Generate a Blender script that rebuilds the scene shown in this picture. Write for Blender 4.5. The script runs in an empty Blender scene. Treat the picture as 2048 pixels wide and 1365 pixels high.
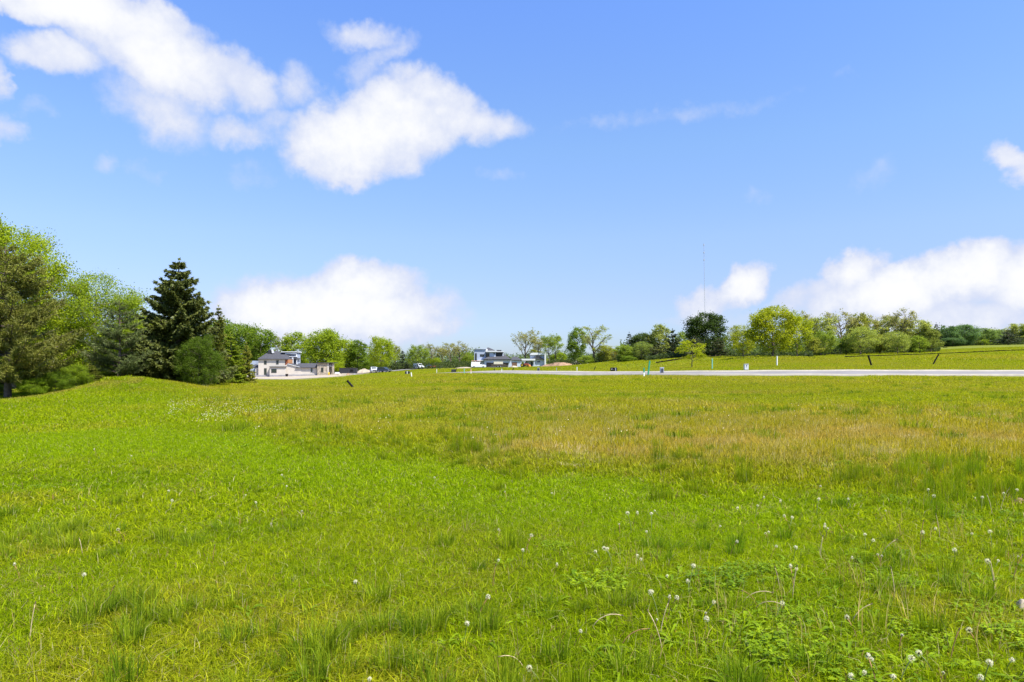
import bpy, math, random
import numpy as np
from mathutils import Vector, Matrix, Euler

R = math.radians
PI = math.pi
random.seed(7)
scn = bpy.context.scene

# ------------------------------------------------------------------ camera
EYE, F, PY0, PX0 = 1.8, 1365.0, 730.0, 1024.0      # eye height, focal length in photo pixels, eye level row
cam_data = bpy.data.cameras.new('camera')
cam = bpy.data.objects.new('camera', cam_data)
scn.collection.objects.link(cam)
cam.location = (0, 0, EYE)
cam.rotation_euler = (R(90), 0, 0)
cam_data.sensor_width = 36.0
cam_data.lens = 36.0 * F / 2048.0
cam_data.shift_y = (PY0 - 682.5) / 2048.0
cam_data.clip_start = 0.1
cam_data.clip_end = 9000
scn.camera = cam

# ------------------------------------------------------------------ view, sun
EXPO = 1.0
vs = scn.view_settings
vs.view_transform = 'Standard'
vs.look = 'None'
vs.exposure = EXPO
vs.gamma = 1.0
vs.use_curve_mapping = False
scn.render.engine = 'CYCLES'
cy = scn.cycles
cy.max_bounces = 6
cy.diffuse_bounces = 3
cy.glossy_bounces = 2
cy.transmission_bounces = 4
cy.transparent_max_bounces = 6
cy.use_denoising = True
cy.sample_clamp_indirect = 6.0

SUN_AZ, SUN_EL = R(126), R(56)          # azimuth clockwise from the viewing direction (+Y)
sdir = Vector((math.cos(SUN_EL) * math.sin(SUN_AZ), math.cos(SUN_EL) * math.cos(SUN_AZ), math.sin(SUN_EL)))
sun_data = bpy.data.lights.new('sun', 'SUN')
sun_data.energy = 4.7
sun_data.angle = R(0.5)
sun_data.color = (1.0, 0.95, 0.86)
sun = bpy.data.objects.new('sun', sun_data)
sun.rotation_euler = (-sdir).to_track_quat('-Z', 'Y').to_euler()
sun.location = (0, 0, 60)
scn.collection.objects.link(sun)

# ------------------------------------------------------------------ world: Nishita sky + clouds
SKY_STRENGTH = 0.101
world = bpy.data.worlds.new('World')
scn.world = world
world.use_nodes = True
wt = world.node_tree
wt.nodes.clear()


class NT:
    """tiny node helper"""
    def __init__(s, tree):
        s.t = tree

    def n(s, typ, **kw):
        nd = s.t.nodes.new(typ)
        for k, v in kw.items():
            setattr(nd, k, v)
        return nd

    def put(s, sock, v):
        if v is None:
            return
        if isinstance(v, bpy.types.NodeSocket):
            s.t.links.new(v, sock)
        else:
            sock.default_value = v

    def math(s, op, a, b=None, c=None, clamp=False):
        nd = s.n('ShaderNodeMath', operation=op, use_clamp=clamp)
        for i, v in enumerate((a, b, c)):
            s.put(nd.inputs[i], v)
        return nd.outputs[0]

    def vec(s, op, a, b=None):
        nd = s.n('ShaderNodeVectorMath', operation=op)
        s.put(nd.inputs[0], a)
        s.put(nd.inputs[1], b)
        return nd.outputs['Value'] if op in ('DOT_PRODUCT', 'LENGTH') else nd.outputs[0]

    def noise(s, vec, scale, detail=4, rough=0.55, dist=0.0, out='Fac'):
        nd = s.n('ShaderNodeTexNoise')
        s.put(nd.inputs['Vector'], vec)
        nd.inputs['Scale'].default_value = scale
        nd.inputs['Detail'].default_value = detail
        nd.inputs['Roughness'].default_value = rough
        nd.inputs['Distortion'].default_value = dist
        return nd.outputs[out]

    def mix(s, fac, a, b, mode='MIX'):
        nd = s.n('ShaderNodeMix', data_type='RGBA', blend_type=mode)
        s.put(nd.inputs['Factor'], fac)
        s.put(nd.inputs[6], a)
        s.put(nd.inputs[7], b)
        return nd.outputs[2]

    def ramp(s, v, lo, hi, smooth=True, a=0.0, b=1.0):
        nd = s.n('ShaderNodeMapRange', interpolation_type='SMOOTHSTEP' if smooth else 'LINEAR')
        s.put(nd.inputs[0], v)
        nd.inputs[1].default_value = lo
        nd.inputs[2].default_value = hi
        nd.inputs[3].default_value = a
        nd.inputs[4].default_value = b
        return nd.outputs[0]


W = NT(wt)
tc = W.n('ShaderNodeTexCoord')
dirv = tc.outputs['Generated']
sky = W.n('ShaderNodeTexSky', sky_type='NISHITA')
sky.sun_disc = False
sky.sun_elevation = SUN_EL
sky.sun_rotation = SUN_AZ
sky.altitude = 200
sky.air_density = 1.0
sky.dust_density = 0.4
sky.ozone_density = 2.5
sep = W.n('ShaderNodeSeparateXYZ')
W.put(sep.inputs[0], dirv)
az = W.math('ARCTAN2', sep.outputs[0], sep.outputs[1])
el = W.math('ARCSINE', sep.outputs[2])
# domain warp so that the outlines billow
wn = W.noise(dirv, 7.0, 5, 0.6, out='Color')
wn2 = W.noise(dirv, 26.0, 5, 0.62, out='Color')
warp = W.vec('SUBTRACT', wn, (0.5, 0.5, 0.5))
warp = W.vec('MULTIPLY', warp, (0.10, 0.075, 0))
warp2 = W.vec('SUBTRACT', wn2, (0.5, 0.5, 0.5))
warp2 = W.vec('MULTIPLY', warp2, (0.042, 0.036, 0))
comb = W.n('ShaderNodeCombineXYZ')
W.put(comb.inputs[0], az)
W.put(comb.inputs[1], el)
pos = W.vec('ADD', W.vec('ADD', comb.outputs[0], warp), warp2)

BLOBS = [  # cx, cy, rx, ry, tilt (deg, clockwise in the picture), gain
    (180, 20, 290, 80, 6, 1.3), (290, 95, 265, 95, 16, 1.15), (110, 120, 130, 52, 5, .75), (470, 150, 130, 62, 22, .75),
    (330, 215, 120, 75, 15, .52), (595, 165, 50, 45, 0, .42), (30, 0, 160, 45, 0, 1.0),
    (745, 270, 200, 108, -14, 1.25), (690, 312, 135, 72, 0, 1.15), (880, 215, 140, 75, 12, .95), (960, 235, 95, 45, 10, .6),
    (480, 262, 80, 38, 0, .5), (560, 235, 60, 30, -15, .32),
    (725, 72, 80, 40, 0, .5), (765, 112, 70, 30, -30, .38), (715, 150, 40, 40, 0, .25),
    (-5, 165, 28, 48, 0, .5), (0, 258, 60, 36, 0, .5), (75, 232, 40, 16, 0, .12), (240, 322, 36, 22, 0, .22), (300, 342, 30, 30, 0, .18),
    (505, 352, 45, 25, 0, .08), (990, 352, 40, 16, 0, .10),
    (690, 620, 265, 90, 2, 1.3), (735, 572, 140, 62, 0, 1.2), (545, 615, 135, 72, -18, 1.2), (840, 640, 110, 34, 4, .9),
    (620, 660, 240, 40, 0, .8),
    (1488, 572, 72, 44, -38, 1.1), (1428, 606, 66, 34, -25, .7),
    (1800, 590, 250, 62, -5, 1.25), (1700, 553, 80, 48, -20, 1.1), (1945, 550, 150, 68, -5, 1.3), (2120, 560, 190, 95, 0, 1.3),
    (1880, 640, 330, 55, 0, .75), (1610, 590, 90, 30, -20, .6),
    (2012, 322, 50, 34, 25, .6), (2048, 350, 45, 26, 0, .5), (1520, 388, 32, 15, 0, .12), (1752, 352, 50, 30, 0, .12),
    (1300, 236, 300, 14, -3, .08), (1420, 640, 120, 20, 0, .3),
]
Fld = None
for cx, cyy, rx, ry, tilt, gain in BLOBS:
    tx = (cx - PX0) / F
    tz = (PY0 - cyy) / F
    a0 = math.atan(tx)
    e0 = math.atan(tz * math.cos(a0))
    ra = rx / F * math.cos(a0) ** 2
    re = ry / F * math.cos(a0) * math.cos(e0) ** 2
    p = W.vec('SUBTRACT', pos, (a0, e0, 0))
    if tilt:
        rt = W.n('ShaderNodeVectorRotate', rotation_type='Z_AXIS')
        W.put(rt.inputs['Vector'], p)
        rt.inputs['Angle'].default_value = R(tilt)
        p = rt.outputs[0]
    p = W.vec('MULTIPLY', p, (1 / ra, 1 / re, 0))
    d2 = W.vec('DOT_PRODUCT', p, p)
    f = W.math('MULTIPLY_ADD', d2, -gain * 0.95, gain)
    Fld = f if Fld is None else W.math('SMOOTH_MAX', Fld, f, 0.18)
Fld = W.math('MAXIMUM', Fld, -0.6)
# the same kind of fair-weather cloud goes on all round, outside the photographed part of the sky
zc = W.math('MAXIMUM', sep.outputs[2], 0.06)
flat = W.n('ShaderNodeCombineXYZ')
W.put(flat.inputs[0], W.math('DIVIDE', sep.outputs[0], zc))
W.put(flat.inputs[1], W.math('DIVIDE', sep.outputs[1], zc))
far_f = W.noise(flat.outputs[0], 0.55, 6, 0.55)
far_f = W.ramp(far_f, 0.50, 0.80, False, -0.35, 1.0)
out_az = W.ramp(W.math('ABSOLUTE', az), R(41), R(52))
out_el = W.ramp(el, R(29), R(36))
outside = W.math('MAXIMUM', out_az, out_el)
Fld = W.math('ADD', W.math('MULTIPLY', Fld, W.math('SUBTRACT', 1.0, outside)), W.math('MULTIPLY', far_f, outside))
fb = W.noise(dirv, 16.0, 8, 0.60)
fb2 = W.noise(dirv, 55.0, 6, 0.6)
det = W.math('ADD', W.math('MULTIPLY', W.math('SUBTRACT', fb, 0.5), 0.66), W.math('MULTIPLY', W.math('SUBTRACT', fb2, 0.5), 0.30))
dens = W.math('ADD', Fld, det)
alpha = W.ramp(dens, -0.06, 0.62)
alpha = W.math('MULTIPLY', alpha, 0.97)
white = W.ramp(W.math('ADD', dens, W.math('MULTIPLY', det, 0.9)), 0.30, 1.32)
k = 1.0 / (SKY_STRENGTH * 2 ** EXPO)
ccol = W.mix(white, (0.70 * k, 0.76 * k, 0.95 * k, 1), (1.02 * k, 1.02 * k, 1.02 * k, 1))
# clear spring air: deeper blue overhead, less white glare low down than the model sky gives
grade = W.n('ShaderNodeValToRGB')
cr = grade.color_ramp
ST = [(0.0, (.42, .51, .78)), (3.0, (.56, .605, .82)), (5.4, (.66, .650, .82)), (10.3, (.82, .82, .97)), (17.4, (.885, .98, 1.12)), (27.6, (.88, 1.07, 1.47)), (90, (.86, 1.08, 1.52))]
while len(cr.elements) < len(ST):
    cr.elements.new(.5)
for e_, (dg, c_) in zip(cr.elements, ST):
    e_.position = dg / 90
    e_.color = (*[v / 2 for v in c_], 1)
W.put(grade.inputs[0], W.math('DIVIDE', el, PI / 2, clamp=True))
tinted = W.mix(1.0, sky.outputs[0], grade.outputs[0], 'MULTIPLY')
tinted = W.vec('SCALE', tinted)
tinted.node.inputs['Scale'].default_value = 2.0
final = W.mix(alpha, tinted, ccol)
bg = W.n('ShaderNodeBackground')
W.put(bg.inputs['Color'], final)
bg.inputs['Strength'].default_value = SKY_STRENGTH
wo = W.n('ShaderNodeOutputWorld')
wt.links.new(bg.outputs[0], wo.inputs[0])
world.cycles.sampling_method = 'MANUAL'
world.cycles.sample_map_resolution = 1024

# ------------------------------------------------------------------ helpers
COL = scn.collection


def tag(o, label=None, cat=None, group=None, kind=None):
    for key, v in (('label', label), ('category', cat), ('group', group), ('kind', kind)):
        if v:
            o[key] = v
    return o


def empty(name, loc, rz=0.0, label=None, cat=None, group=None):
    o = bpy.data.objects.new(name, None)
    COL.objects.link(o)
    o.location = loc
    o.rotation_euler = (0, 0, rz)
    o.empty_display_size = 0.3
    return tag(o, label, cat, group)


def link(name, me, parent=None, loc=None, color=None):
    o = bpy.data.objects.new(name, me)
    COL.objects.link(o)
    if parent:
        o.parent = parent
    if loc is not None:
        o.location = loc
    if color:
        o.color = (*color, 1)
    return o


def np_mesh(name, verts, faces, mats, smooth=False, fattr=None, vattr=None):
    """faces: (n,k) array or list of such arrays with different k"""
    me = bpy.data.meshes.new(name)
    verts = np.asarray(verts, np.float32)
    fl = faces if isinstance(faces, list) else [faces]
    fl = [np.asarray(f, np.int32) for f in fl if len(f)]
    nl = sum(f.size for f in fl)
    npoly = sum(len(f) for f in fl)
    me.vertices.add(len(verts))
    me.vertices.foreach_set('co', verts.ravel())
    me.loops.add(nl)
    me.loops.foreach_set('vertex_index', np.concatenate([f.ravel() for f in fl]))
    me.polygons.add(npoly)
    tot = np.concatenate([np.full(len(f), f.shape[1], np.int32) for f in fl])
    st = np.concatenate(([0], np.cumsum(tot)[:-1])).astype(np.int32)
    me.polygons.foreach_set('loop_start', st)
    me.polygons.foreach_set('loop_total', tot)
    if smooth:
        me.polygons.foreach_set('use_smooth', np.ones(npoly, bool))
    for m in (mats if isinstance(mats, (list, tuple)) else [mats]):
        me.materials.append(m)
    for key, arr in (fattr or {}).items():
        a = me.attributes.new(key, 'FLOAT', 'FACE')
        a.data.foreach_set('value', np.asarray(arr, np.float32))
    for key, arr in (vattr or {}).items():
        a = me.attributes.new(key, 'FLOAT', 'POINT')
        a.data.foreach_set('value', np.asarray(arr, np.float32))
    me.update(calc_edges=True)
    me.validate()
    return me


class MB:
    """collects simple shapes and links them as one mesh object"""
    def __init__(s):
        s.v, s.f = [], []

    def add(s, vs, fs):
        b = len(s.v)
        s.v += [tuple(v) for v in vs]
        s.f += [tuple(i + b for i in f) for f in fs]
        return s

    def box(s, x0, x1, y0, y1, z0, z1, bev=0.0):
        if bev:
            b = min(bev, (x1 - x0) / 3, (y1 - y0) / 3, (z1 - z0) / 3)
            ring = lambda i, z: [(x0 + i + b, y0 + i, z), (x1 - i - b, y0 + i, z), (x1 - i, y0 + i + b, z), (x1 - i, y1 - i - b, z),
                                 (x1 - i - b, y1 - i, z), (x0 + i + b, y1 - i, z), (x0 + i, y1 - i - b, z), (x0 + i, y0 + i + b, z)]
            rs = ring(b, z0) + ring(0, z0 + b) + ring(0, z1 - b) + ring(b, z1)
            fs = [tuple(range(7, -1, -1)), tuple(range(24, 32))]
            for r in range(3):
                for i in range(8):
                    j = (i + 1) % 8
                    fs.append((r * 8 + i, r * 8 + j, r * 8 + 8 + j, r * 8 + 8 + i))
            return s.add(rs, fs)
        return s.add([(x0, y0, z0), (x1, y0, z0), (x1, y1, z0), (x0, y1, z0), (x0, y0, z1), (x1, y0, z1), (x1, y1, z1), (x0, y1, z1)],
                     [(0, 3, 2, 1), (4, 5, 6, 7), (0, 1, 5, 4), (1, 2, 6, 5), (2, 3, 7, 6), (3, 0, 4, 7)])

    def prism(s, poly, y0, y1, axis='y'):
        """poly of (a,b): axis y -> (x,z) pushed along y, axis x -> (y,z) pushed along x, axis z -> (x,y) pushed along z"""
        n = len(poly)
        mk = {'y': lambda a, b, c: (a, c, b), 'x': lambda a, b, c: (c, a, b), 'z': lambda a, b, c: (a, b, c)}[axis]
        vs = [mk(a, b, y0) for a, b in poly] + [mk(a, b, y1) for a, b in poly]
        fs = [tuple(range(n)), tuple(range(2 * n - 1, n - 1, -1))]
        for i in range(n):
            j = (i + 1) % n
            fs.append((j, i, n + i, n + j))
        return s.add(vs, fs)

    def tube(s, pts, rad, sides=6, cap=True):
        pts = [Vector(p) for p in pts]
        rad = rad if isinstance(rad, (list, tuple, np.ndarray)) else [rad] * len(pts)
        vs, fs = [], []
        for i, p in enumerate(pts):
            t = (pts[min(i + 1, len(pts) - 1)] - pts[max(i - 1, 0)]).normalized()
            a = Vector((0, 0, 1)) if abs(t.z) < 0.9 else Vector((1, 0, 0))
            u = t.cross(a).normalized()
            w = t.cross(u)
            for q in range(sides):
                an = 2 * PI * q / sides
                vs.append(p + (u * math.cos(an) + w * math.sin(an)) * rad[i])
        for i in range(len(pts) - 1):
            for q in range(sides):
                r = (q + 1) % sides
                fs.append((i * sides + q, i * sides + r, (i + 1) * sides + r, (i + 1) * sides + q))
        if cap:
            fs.append(tuple(range(sides)))
            fs.append(tuple(range(len(vs) - 1, len(vs) - sides - 1, -1)))
        return s.add(vs, fs)

    def disc(s, c, r, w, axis='x', sides=14):
        c = Vector(c)
        d = Vector((1, 0, 0)) if axis == 'x' else Vector((0, 1, 0))
        return s.tube([c - d * w / 2, c + d * w / 2], r, sides)

    def mesh(s, name, m, smooth=False):
        me = bpy.data.meshes.new(name)
        me.from_pydata(s.v, [], s.f)
        me.materials.append(m)
        import bmesh
        bm = bmesh.new()
        bm.from_mesh(me)
        bmesh.ops.recalc_face_normals(bm, faces=bm.faces)
        bm.to_mesh(me)
        bm.free()
        if smooth:
            me.polygons.foreach_set('use_smooth', np.ones(len(me.polygons), bool))
        return me

    def build(s, name, m, parent=None, loc=None, smooth=False):
        return link(name, s.mesh(name, m, smooth), parent, loc)


# 2-D value noise for masks and tints
_rn = np.random.RandomState(11).rand(256, 256)


def vnoise(x, y):
    xi = np.floor(x).astype(int)
    yi = np.floor(y).astype(int)
    fx = x - xi
    fy = y - yi
    fx = fx * fx * (3 - 2 * fx)
    fy = fy * fy * (3 - 2 * fy)
    g = lambda i, j: _rn[i % 256, j % 256]
    return (g(xi, yi) * (1 - fx) + g(xi + 1, yi) * fx) * (1 - fy) + (g(xi, yi + 1) * (1 - fx) + g(xi + 1, yi + 1) * fx) * fy


def fbm(x, y, s, oct=4):
    x = np.asarray(x, float) / s
    y = np.asarray(y, float) / s
    t, a, tot = 0.0, 1.0, 0.0
    for k in range(oct):
        t = t + a * vnoise(x + 17.3 * k, y - 9.1 * k)
        tot += a
        a *= 0.55
        x = x * 2.03
        y = y * 2.03
    return t / tot


def sstep(x, a, b):
    t = np.clip((np.asarray(x, float) - a) / (b - a), 0, 1)
    return t * t * (3 - 2 * t)


# ------------------------------------------------------------------ terrain height from surveyed points
CP = []   # (px, D, z)


def col(px, *rows):
    for r in rows:
        if r[0] == 'z':
            CP.append((px, r[1], r[2]))
        else:
            CP.append((px, r[1], EYE - (r[0] - PY0) * r[1] / F))


for px in (-420, -50, 300, 700, 1024, 1400, 1800, 2100, 2500):
    col(px, ('z', 2, 0), ('z', 5, 0), ('z', 10, 0.0))
for px in (-420, -200):
    col(px, ('z', 20, 0), ('z', 33, .1), ('z', 45, .2), ('z', 60, .2), ('z', 120, -.5), ('z', 250, -1.5), ('z', 450, 0))
col(0, ('z', 20, 0), (803, 33), ('z', 38, .06), ('z', 45, .15), ('z', 60, .2), ('z', 120, -.5), ('z', 250, -1.5), ('z', 450, 0))
col(120, ('z', 20, 0), (800, 29), (786, 35), ('z', 42, .2), ('z', 60, .2))
col(250, ('z', 20, 0), (809, 28), (784, 34), (758, 39), ('z', 45, .5), ('z', 60, .3), ('z', 120, -.5), ('z', 250, -2), ('z', 450, 0))
col(330, ('z', 20, .03), (805, 29), (783, 35), (765, 39.5), ('z', 46, .5))
col(410, ('z', 20, .03), (797, 32), (780, 39), ('z', 47, .4), ('z', 60, .25), ('z', 120, -.6), ('z', 250, -2.2))
col(520, ('z', 20, .03), ('z', 40, .12), (768, 60), (762, 100), (757, 200), (753.5, 240), ('z', 450, -1))
col(700, ('z', 20, .03), ('z', 40, .1), (769, 60), (761, 82), (756, 100), (758.5, 125), (755, 165), (751.5, 200), (748, 240), ('z', 450, 0))
col(850, ('z', 20, .05), ('z', 40, .15), (764, 60), (756, 72), (749.5, 92), (752, 118), (748, 150), (743, 200), (740, 260), (735, 330), ('z', 450, 1))
col(1024, ('z', 20, .06), ('z', 40, .2), (762, 60), (750.5, 83), (745, 93), (741, 130), (736.5, 220), (734.5, 290), ('z', 450, 2))
col(1150, ('z', 40, .2), (751, 82), (745, 90), (740, 125), (734, 180), (731, 260))
col(1250, ('z', 20, .06), ('z', 40, .2), (761, 60), (751, 78), (745.8, 86), (741, 115), (734, 145), (724, 185), (721, 240), ('z', 450, 4))
col(1400, ('z', 40, .2), (762, 55), (752, 72), (744.5, 79), (735, 105), (722, 140), (714, 157), (717, 190), ('z', 450, 5))
col(1540, ('z', 20, .06), ('z', 40, .2), (752.5, 69), (743, 76), (732, 95), (721, 115), (713, 128), (716, 150), (715, 200), ('z', 450, 6))
col(1700, ('z', 40, .2), (763, 52), (753, 67), (742, 74), (730, 95), (717, 130), (713, 165), (709, 200), ('z', 450, 8))
col(1870, ('z', 20, .05), ('z', 40, .2), (753.5, 65), (742.5, 72), (727, 100), (715, 125), (708, 170), (703, 210), (694, 300), ('z', 450, 12))
col(2048, ('z', 40, .2), (754, 63), (743, 70), (728, 95), (715, 120), (702, 165), (695, 210), (690, 280), ('z', 450, 14))
for px in (2350, 2550):
    col(px, ('z', 20, .05), ('z', 40, .2), (755, 60), (743, 67), (728, 92), (714, 120), (700, 165), (692, 220), (686, 280), ('z', 450, 15))
for px in (-420, 0, 520, 1024, 1540, 2048, 2550):
    col(px, ('z', 1200, 6.0))
CP = np.array(CP, float)
_t = (CP[:, 0] - PX0) / F
_th = np.arctan(_t)
_lr = np.log(CP[:, 1] * np.sqrt(1 + _t * _t))
_q = np.stack([_th * 2.6, _lr], 1)


def _tps(a, b):
    d2 = ((a[:, None, :] - b[None, :, :]) ** 2).sum(-1)
    return 0.5 * d2 * np.log(d2 + 1e-12)


_n = len(CP)
_A = np.zeros((_n + 3, _n + 3))
_A[:_n, :_n] = _tps(_q, _q) + np.eye(_n) * 2e-4
_A[:_n, _n] = 1
_A[:_n, _n + 1:] = _q
_A[_n, :_n] = 1
_A[_n + 1:, :_n] = _q.T
_w = np.linalg.solve(_A, np.concatenate([CP[:, 2], np.zeros(3)]))
TH_MAX = 0.80


def Hs(x, y):
    """smooth ground height"""
    x = np.atleast_1d(np.asarray(x, float)).ravel()
    y = np.atleast_1d(np.asarray(y, float)).ravel()
    th = np.arctan2(x, y)
    r = np.hypot(x, y)
    lr = np.log(np.clip(r, 2.5, 1300))
    thc = np.clip(th, -TH_MAX, TH_MAX)
    out = np.empty_like(x)
    for i in range(0, len(x), 20000):
        q = np.stack([thc[i:i + 20000] * 2.6, lr[i:i + 20000]], 1)
        out[i:i + 20000] = _tps(q, _q) @ _w[:_n] + _w[_n] + q @ _w[_n + 1:]
    out *= 1 - sstep(np.abs(th), TH_MAX, 2.6)
    return out * sstep(r, 0.5, 5.0)


def bumps(x, y):
    r = np.hypot(x, y)
    fade = 1 - sstep(r, 45, 80)
    return ((fbm(x, y, 2.6, 3) - .5) * .07 + (fbm(x + 50, y, 9, 2) - .5) * .20) * fade


def H(x, y):
    x = np.atleast_1d(np.asarray(x, float)).ravel()
    y = np.atleast_1d(np.asarray(y, float)).ravel()
    bank = .24 * sstep(y, 8, 12) * (1 - sstep(y, 24, 42)) * field_mask(x, y)      # the field lies a step above the mown strip
    return Hs(x, y) + bumps(x, y) + bank


def h1(x, y):
    return float(H(x, y)[0])


def at(px, D):
    return (px - PX0) / F * D


def ground(px, D, dz=0.0):
    x = at(px, D)
    return (x, D, h1(x, D) + dz)


# ------------------------------------------------------------------ ground masks
_ex = np.array([-900, 0, 150, 250, 330, 400, 480, 600, 860, 1000, 1400, 2048, 2600, 4000], float)
_ed = np.array([400, 400, 120, 60, 27, 21.0, 18.0, 15.4, 13.6, 11.4, 10.0, 8.8, 8.0, 7.0], float)


def field_mask(x, y):
    """1 in the rough field, 0 on the mown grass"""
    yy = np.maximum(y, 0.5)
    px = np.clip(PX0 + F * x / yy, -900, 4000)
    e = np.interp(px, _ex, _ed)
    wob = (fbm(x, y, 2.2, 3) - .5) * 1.6
    return np.where(y > 0.5, sstep((y + wob) / e, .88, 1.0 + .12 + .9 * (1 - sstep(px, 320, 620))), 0.0)


def mown_band(x, y):
    """1 on the smooth, freshly mown strip that follows the field edge"""
    yy = np.maximum(y, .5)
    px = np.clip(PX0 + F * x / yy, -900, 4000)
    e = np.interp(px, [-900, 0, 330, 600, 860, 1000, 1400, 1750, 2048], [19, 19, 20, 15.2, 13.4, 11.3, 9.9, 9.0, 8.6])
    q = yy / e
    return sstep(q, .56, .74) * (1 - sstep(q, .94, 1.02)) * (1 - sstep(px, 1500, 1800)) * sstep(px, -200, 60)


def dry_mask(x, y):
    """how much straw and bare soil shows in the rough field"""
    fm = field_mask(x, y)
    yy = np.maximum(y, 0.5)
    px = PX0 + F * x / yy
    foot = .62 * sstep(px, 320, 380) * (1 - sstep(px, 640, 800)) * sstep(y, 15, 18) * (1 - sstep(y, 27, 36)) * sstep(fbm(x + 3, y, 2.5, 3), .40, .62)
    core = .85 * sstep(px, 760, 1000) * sstep(y, 9.5, 12) * (1 - sstep(y, 17, 30) * .72) * (1 - sstep(px, 2100, 2400) * .4)
    mid = .30 + .12 * sstep(px, 300, 600) * (1 - sstep(px, 800, 950)) * (1 - sstep(y, 24, 45))
    n = fbm(x, y * 1.6, 5.5, 4)
    n2 = fbm(x + 90, y + 30, 16, 3)
    d = np.maximum(np.maximum(core * .95, mid), foot * 1.2) + (n - .5) * .8 + (n2 - .5) * .45
    d = d * (1 - sstep(y, 110, 160) * .55)
    return np.clip(d, 0, 1) * fm


# road centre line (px, D)
_road = [(2900, 60), (2600, 61.5), (2350, 63), (2048, 66.5), (1870, 68.5), (1700, 70.3), (1540, 72.4), (1400, 75.5), (1250, 82), (1130, 86.5),
         (1040, 90.5), (960, 97), (880, 108), (800, 117), (700, 124), (600, 130), (480, 140)]
_rp = np.array([(at(p, d), d) for p, d in _road])


def catmull(P, n=14):
    out = []
    for i in range(len(P) - 1):
        p0, p1, p2, p3 = P[max(i - 1, 0)], P[i], P[i + 1], P[min(i + 2, len(P) - 1)]
        for k in range(n):
            t = k / n
            out.append(.5 * ((2 * p1) + (-p0 + p2) * t + (2 * p0 - 5 * p1 + 4 * p2 - p3) * t * t + (-p0 + 3 * p1 - 3 * p2 + p3) * t ** 3))
    out.append(P[-1])
    return np.array(out)


RC = catmull(_rp)
RW = 2.7


def road_dist(x, y):
    x = np.asarray(x, float)
    y = np.asarray(y, float)
    d = np.full(x.shape, 1e9)
    for i in range(0, len(RC), 2):
        d = np.minimum(d, (x - RC[i, 0]) ** 2 + (y - RC[i, 1]) ** 2)
    return np.sqrt(d)


def gravel_mask(x, y):
    yy = np.maximum(y, .5)
    px = PX0 + F * x / yy
    near = np.interp(px, [480, 510, 600, 700, 735, 765], [152, 152, 170, 196, 215, 240]) + (fbm(x, y, 7, 3) - .5) * 24
    return ((y > near) & (y < 262) & (px > 470) & (px < 765)).astype(float)


# ------------------------------------------------------------------ materials
def new_mat(name):
    m = bpy.data.materials.new(name)
    m.use_nodes = True
    m.node_tree.nodes.clear()
    return m, NT(m.node_tree)


def plain(name, c, rough=.7, var=.12, scale=3.0, metal=0.0, bump=0.0, spec=.4):
    m, n = new_mat(name)
    g = n.n('ShaderNodeTexCoord').outputs['Object']
    v = n.noise(g, scale, 5, .6)
    dark = tuple(x * (1 - var) for x in c) + (1,)
    lite = tuple(min(1, x * (1 + var)) for x in c) + (1,)
    b = n.n('ShaderNodeBsdfPrincipled')
    n.put(b.inputs['Base Color'], n.mix(n.ramp(v, .3, .7), dark, lite))
    b.inputs['Roughness'].default_value = rough
    b.inputs['Metallic'].default_value = metal
    b.inputs['Specular IOR Level'].default_value = spec
    if bump:
        bp = n.n('ShaderNodeBump')
        bp.inputs['Strength'].default_value = bump
        bp.inputs['Distance'].default_value = .03
        n.put(bp.inputs['Height'], n.noise(g, scale * 5, 4, .6))
        n.put(b.inputs['Normal'], bp.outputs[0])
    o = n.n('ShaderNodeOutputMaterial')
    m.node_tree.links.new(b.outputs[0], o.inputs[0])
    return m


def leaf_mat(name, base=None, transl=.54, spec=.12, rough=.5, tintvar=.42, instancer=None, bleached=False):
    """thin leaves: diffuse both sides plus light through the blade. Colour = object colour x per-leaf variation"""
    m, n = new_mat(name)
    at_ = n.n('ShaderNodeAttribute', attribute_name='tint')
    if instancer:
        src = n.n('ShaderNodeAttribute', attribute_name=instancer, attribute_type='INSTANCER').outputs['Color']
    elif base:
        rgb = n.n('ShaderNodeRGB')
        rgb.outputs[0].default_value = (*base, 1)
        src = rgb.outputs[0]
    else:
        src = n.n('ShaderNodeObjectInfo').outputs['Color']
    hv = n.n('ShaderNodeHueSaturation')
    n.put(hv.inputs['Color'], src)
    n.put(hv.inputs['Value'], n.ramp(at_.outputs['Fac'], 0, 1, False, 1 - tintvar, 1 + tintvar))
    n.put(hv.inputs['Hue'], n.ramp(at_.outputs['Fac'], 0, 1, False, .515, .487))
    c = hv.outputs[0]
    if bleached:
        c = n.mix(n.ramp(at_.outputs['Fac'], .955, .985, False), c, (.50, .44, .20, 1))
        c = n.mix(n.ramp(at_.outputs['Fac'], .07, .03, False), c, (.30, .19, .07, 1))
    b = n.n('ShaderNodeBsdfPrincipled')
    n.put(b.inputs['Base Color'], c)
    b.inputs['Roughness'].default_value = rough
    b.inputs['Specular IOR Level'].default_value = spec
    t = n.n('ShaderNodeBsdfTranslucent')
    n.put(t.inputs['Color'], n.mix(1.0, c, (1.2, 1.2, .6, 1), 'MULTIPLY'))
    mx = n.n('ShaderNodeMixShader')
    mx.inputs[0].default_value = transl
    m.node_tree.links.new(b.outputs[0], mx.inputs[1])
    m.node_tree.links.new(t.outputs[0], mx.inputs[2])
    o = n.n('ShaderNodeOutputMaterial')
    m.node_tree.links.new(mx.outputs[0], o.inputs[0])
    return m


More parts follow.
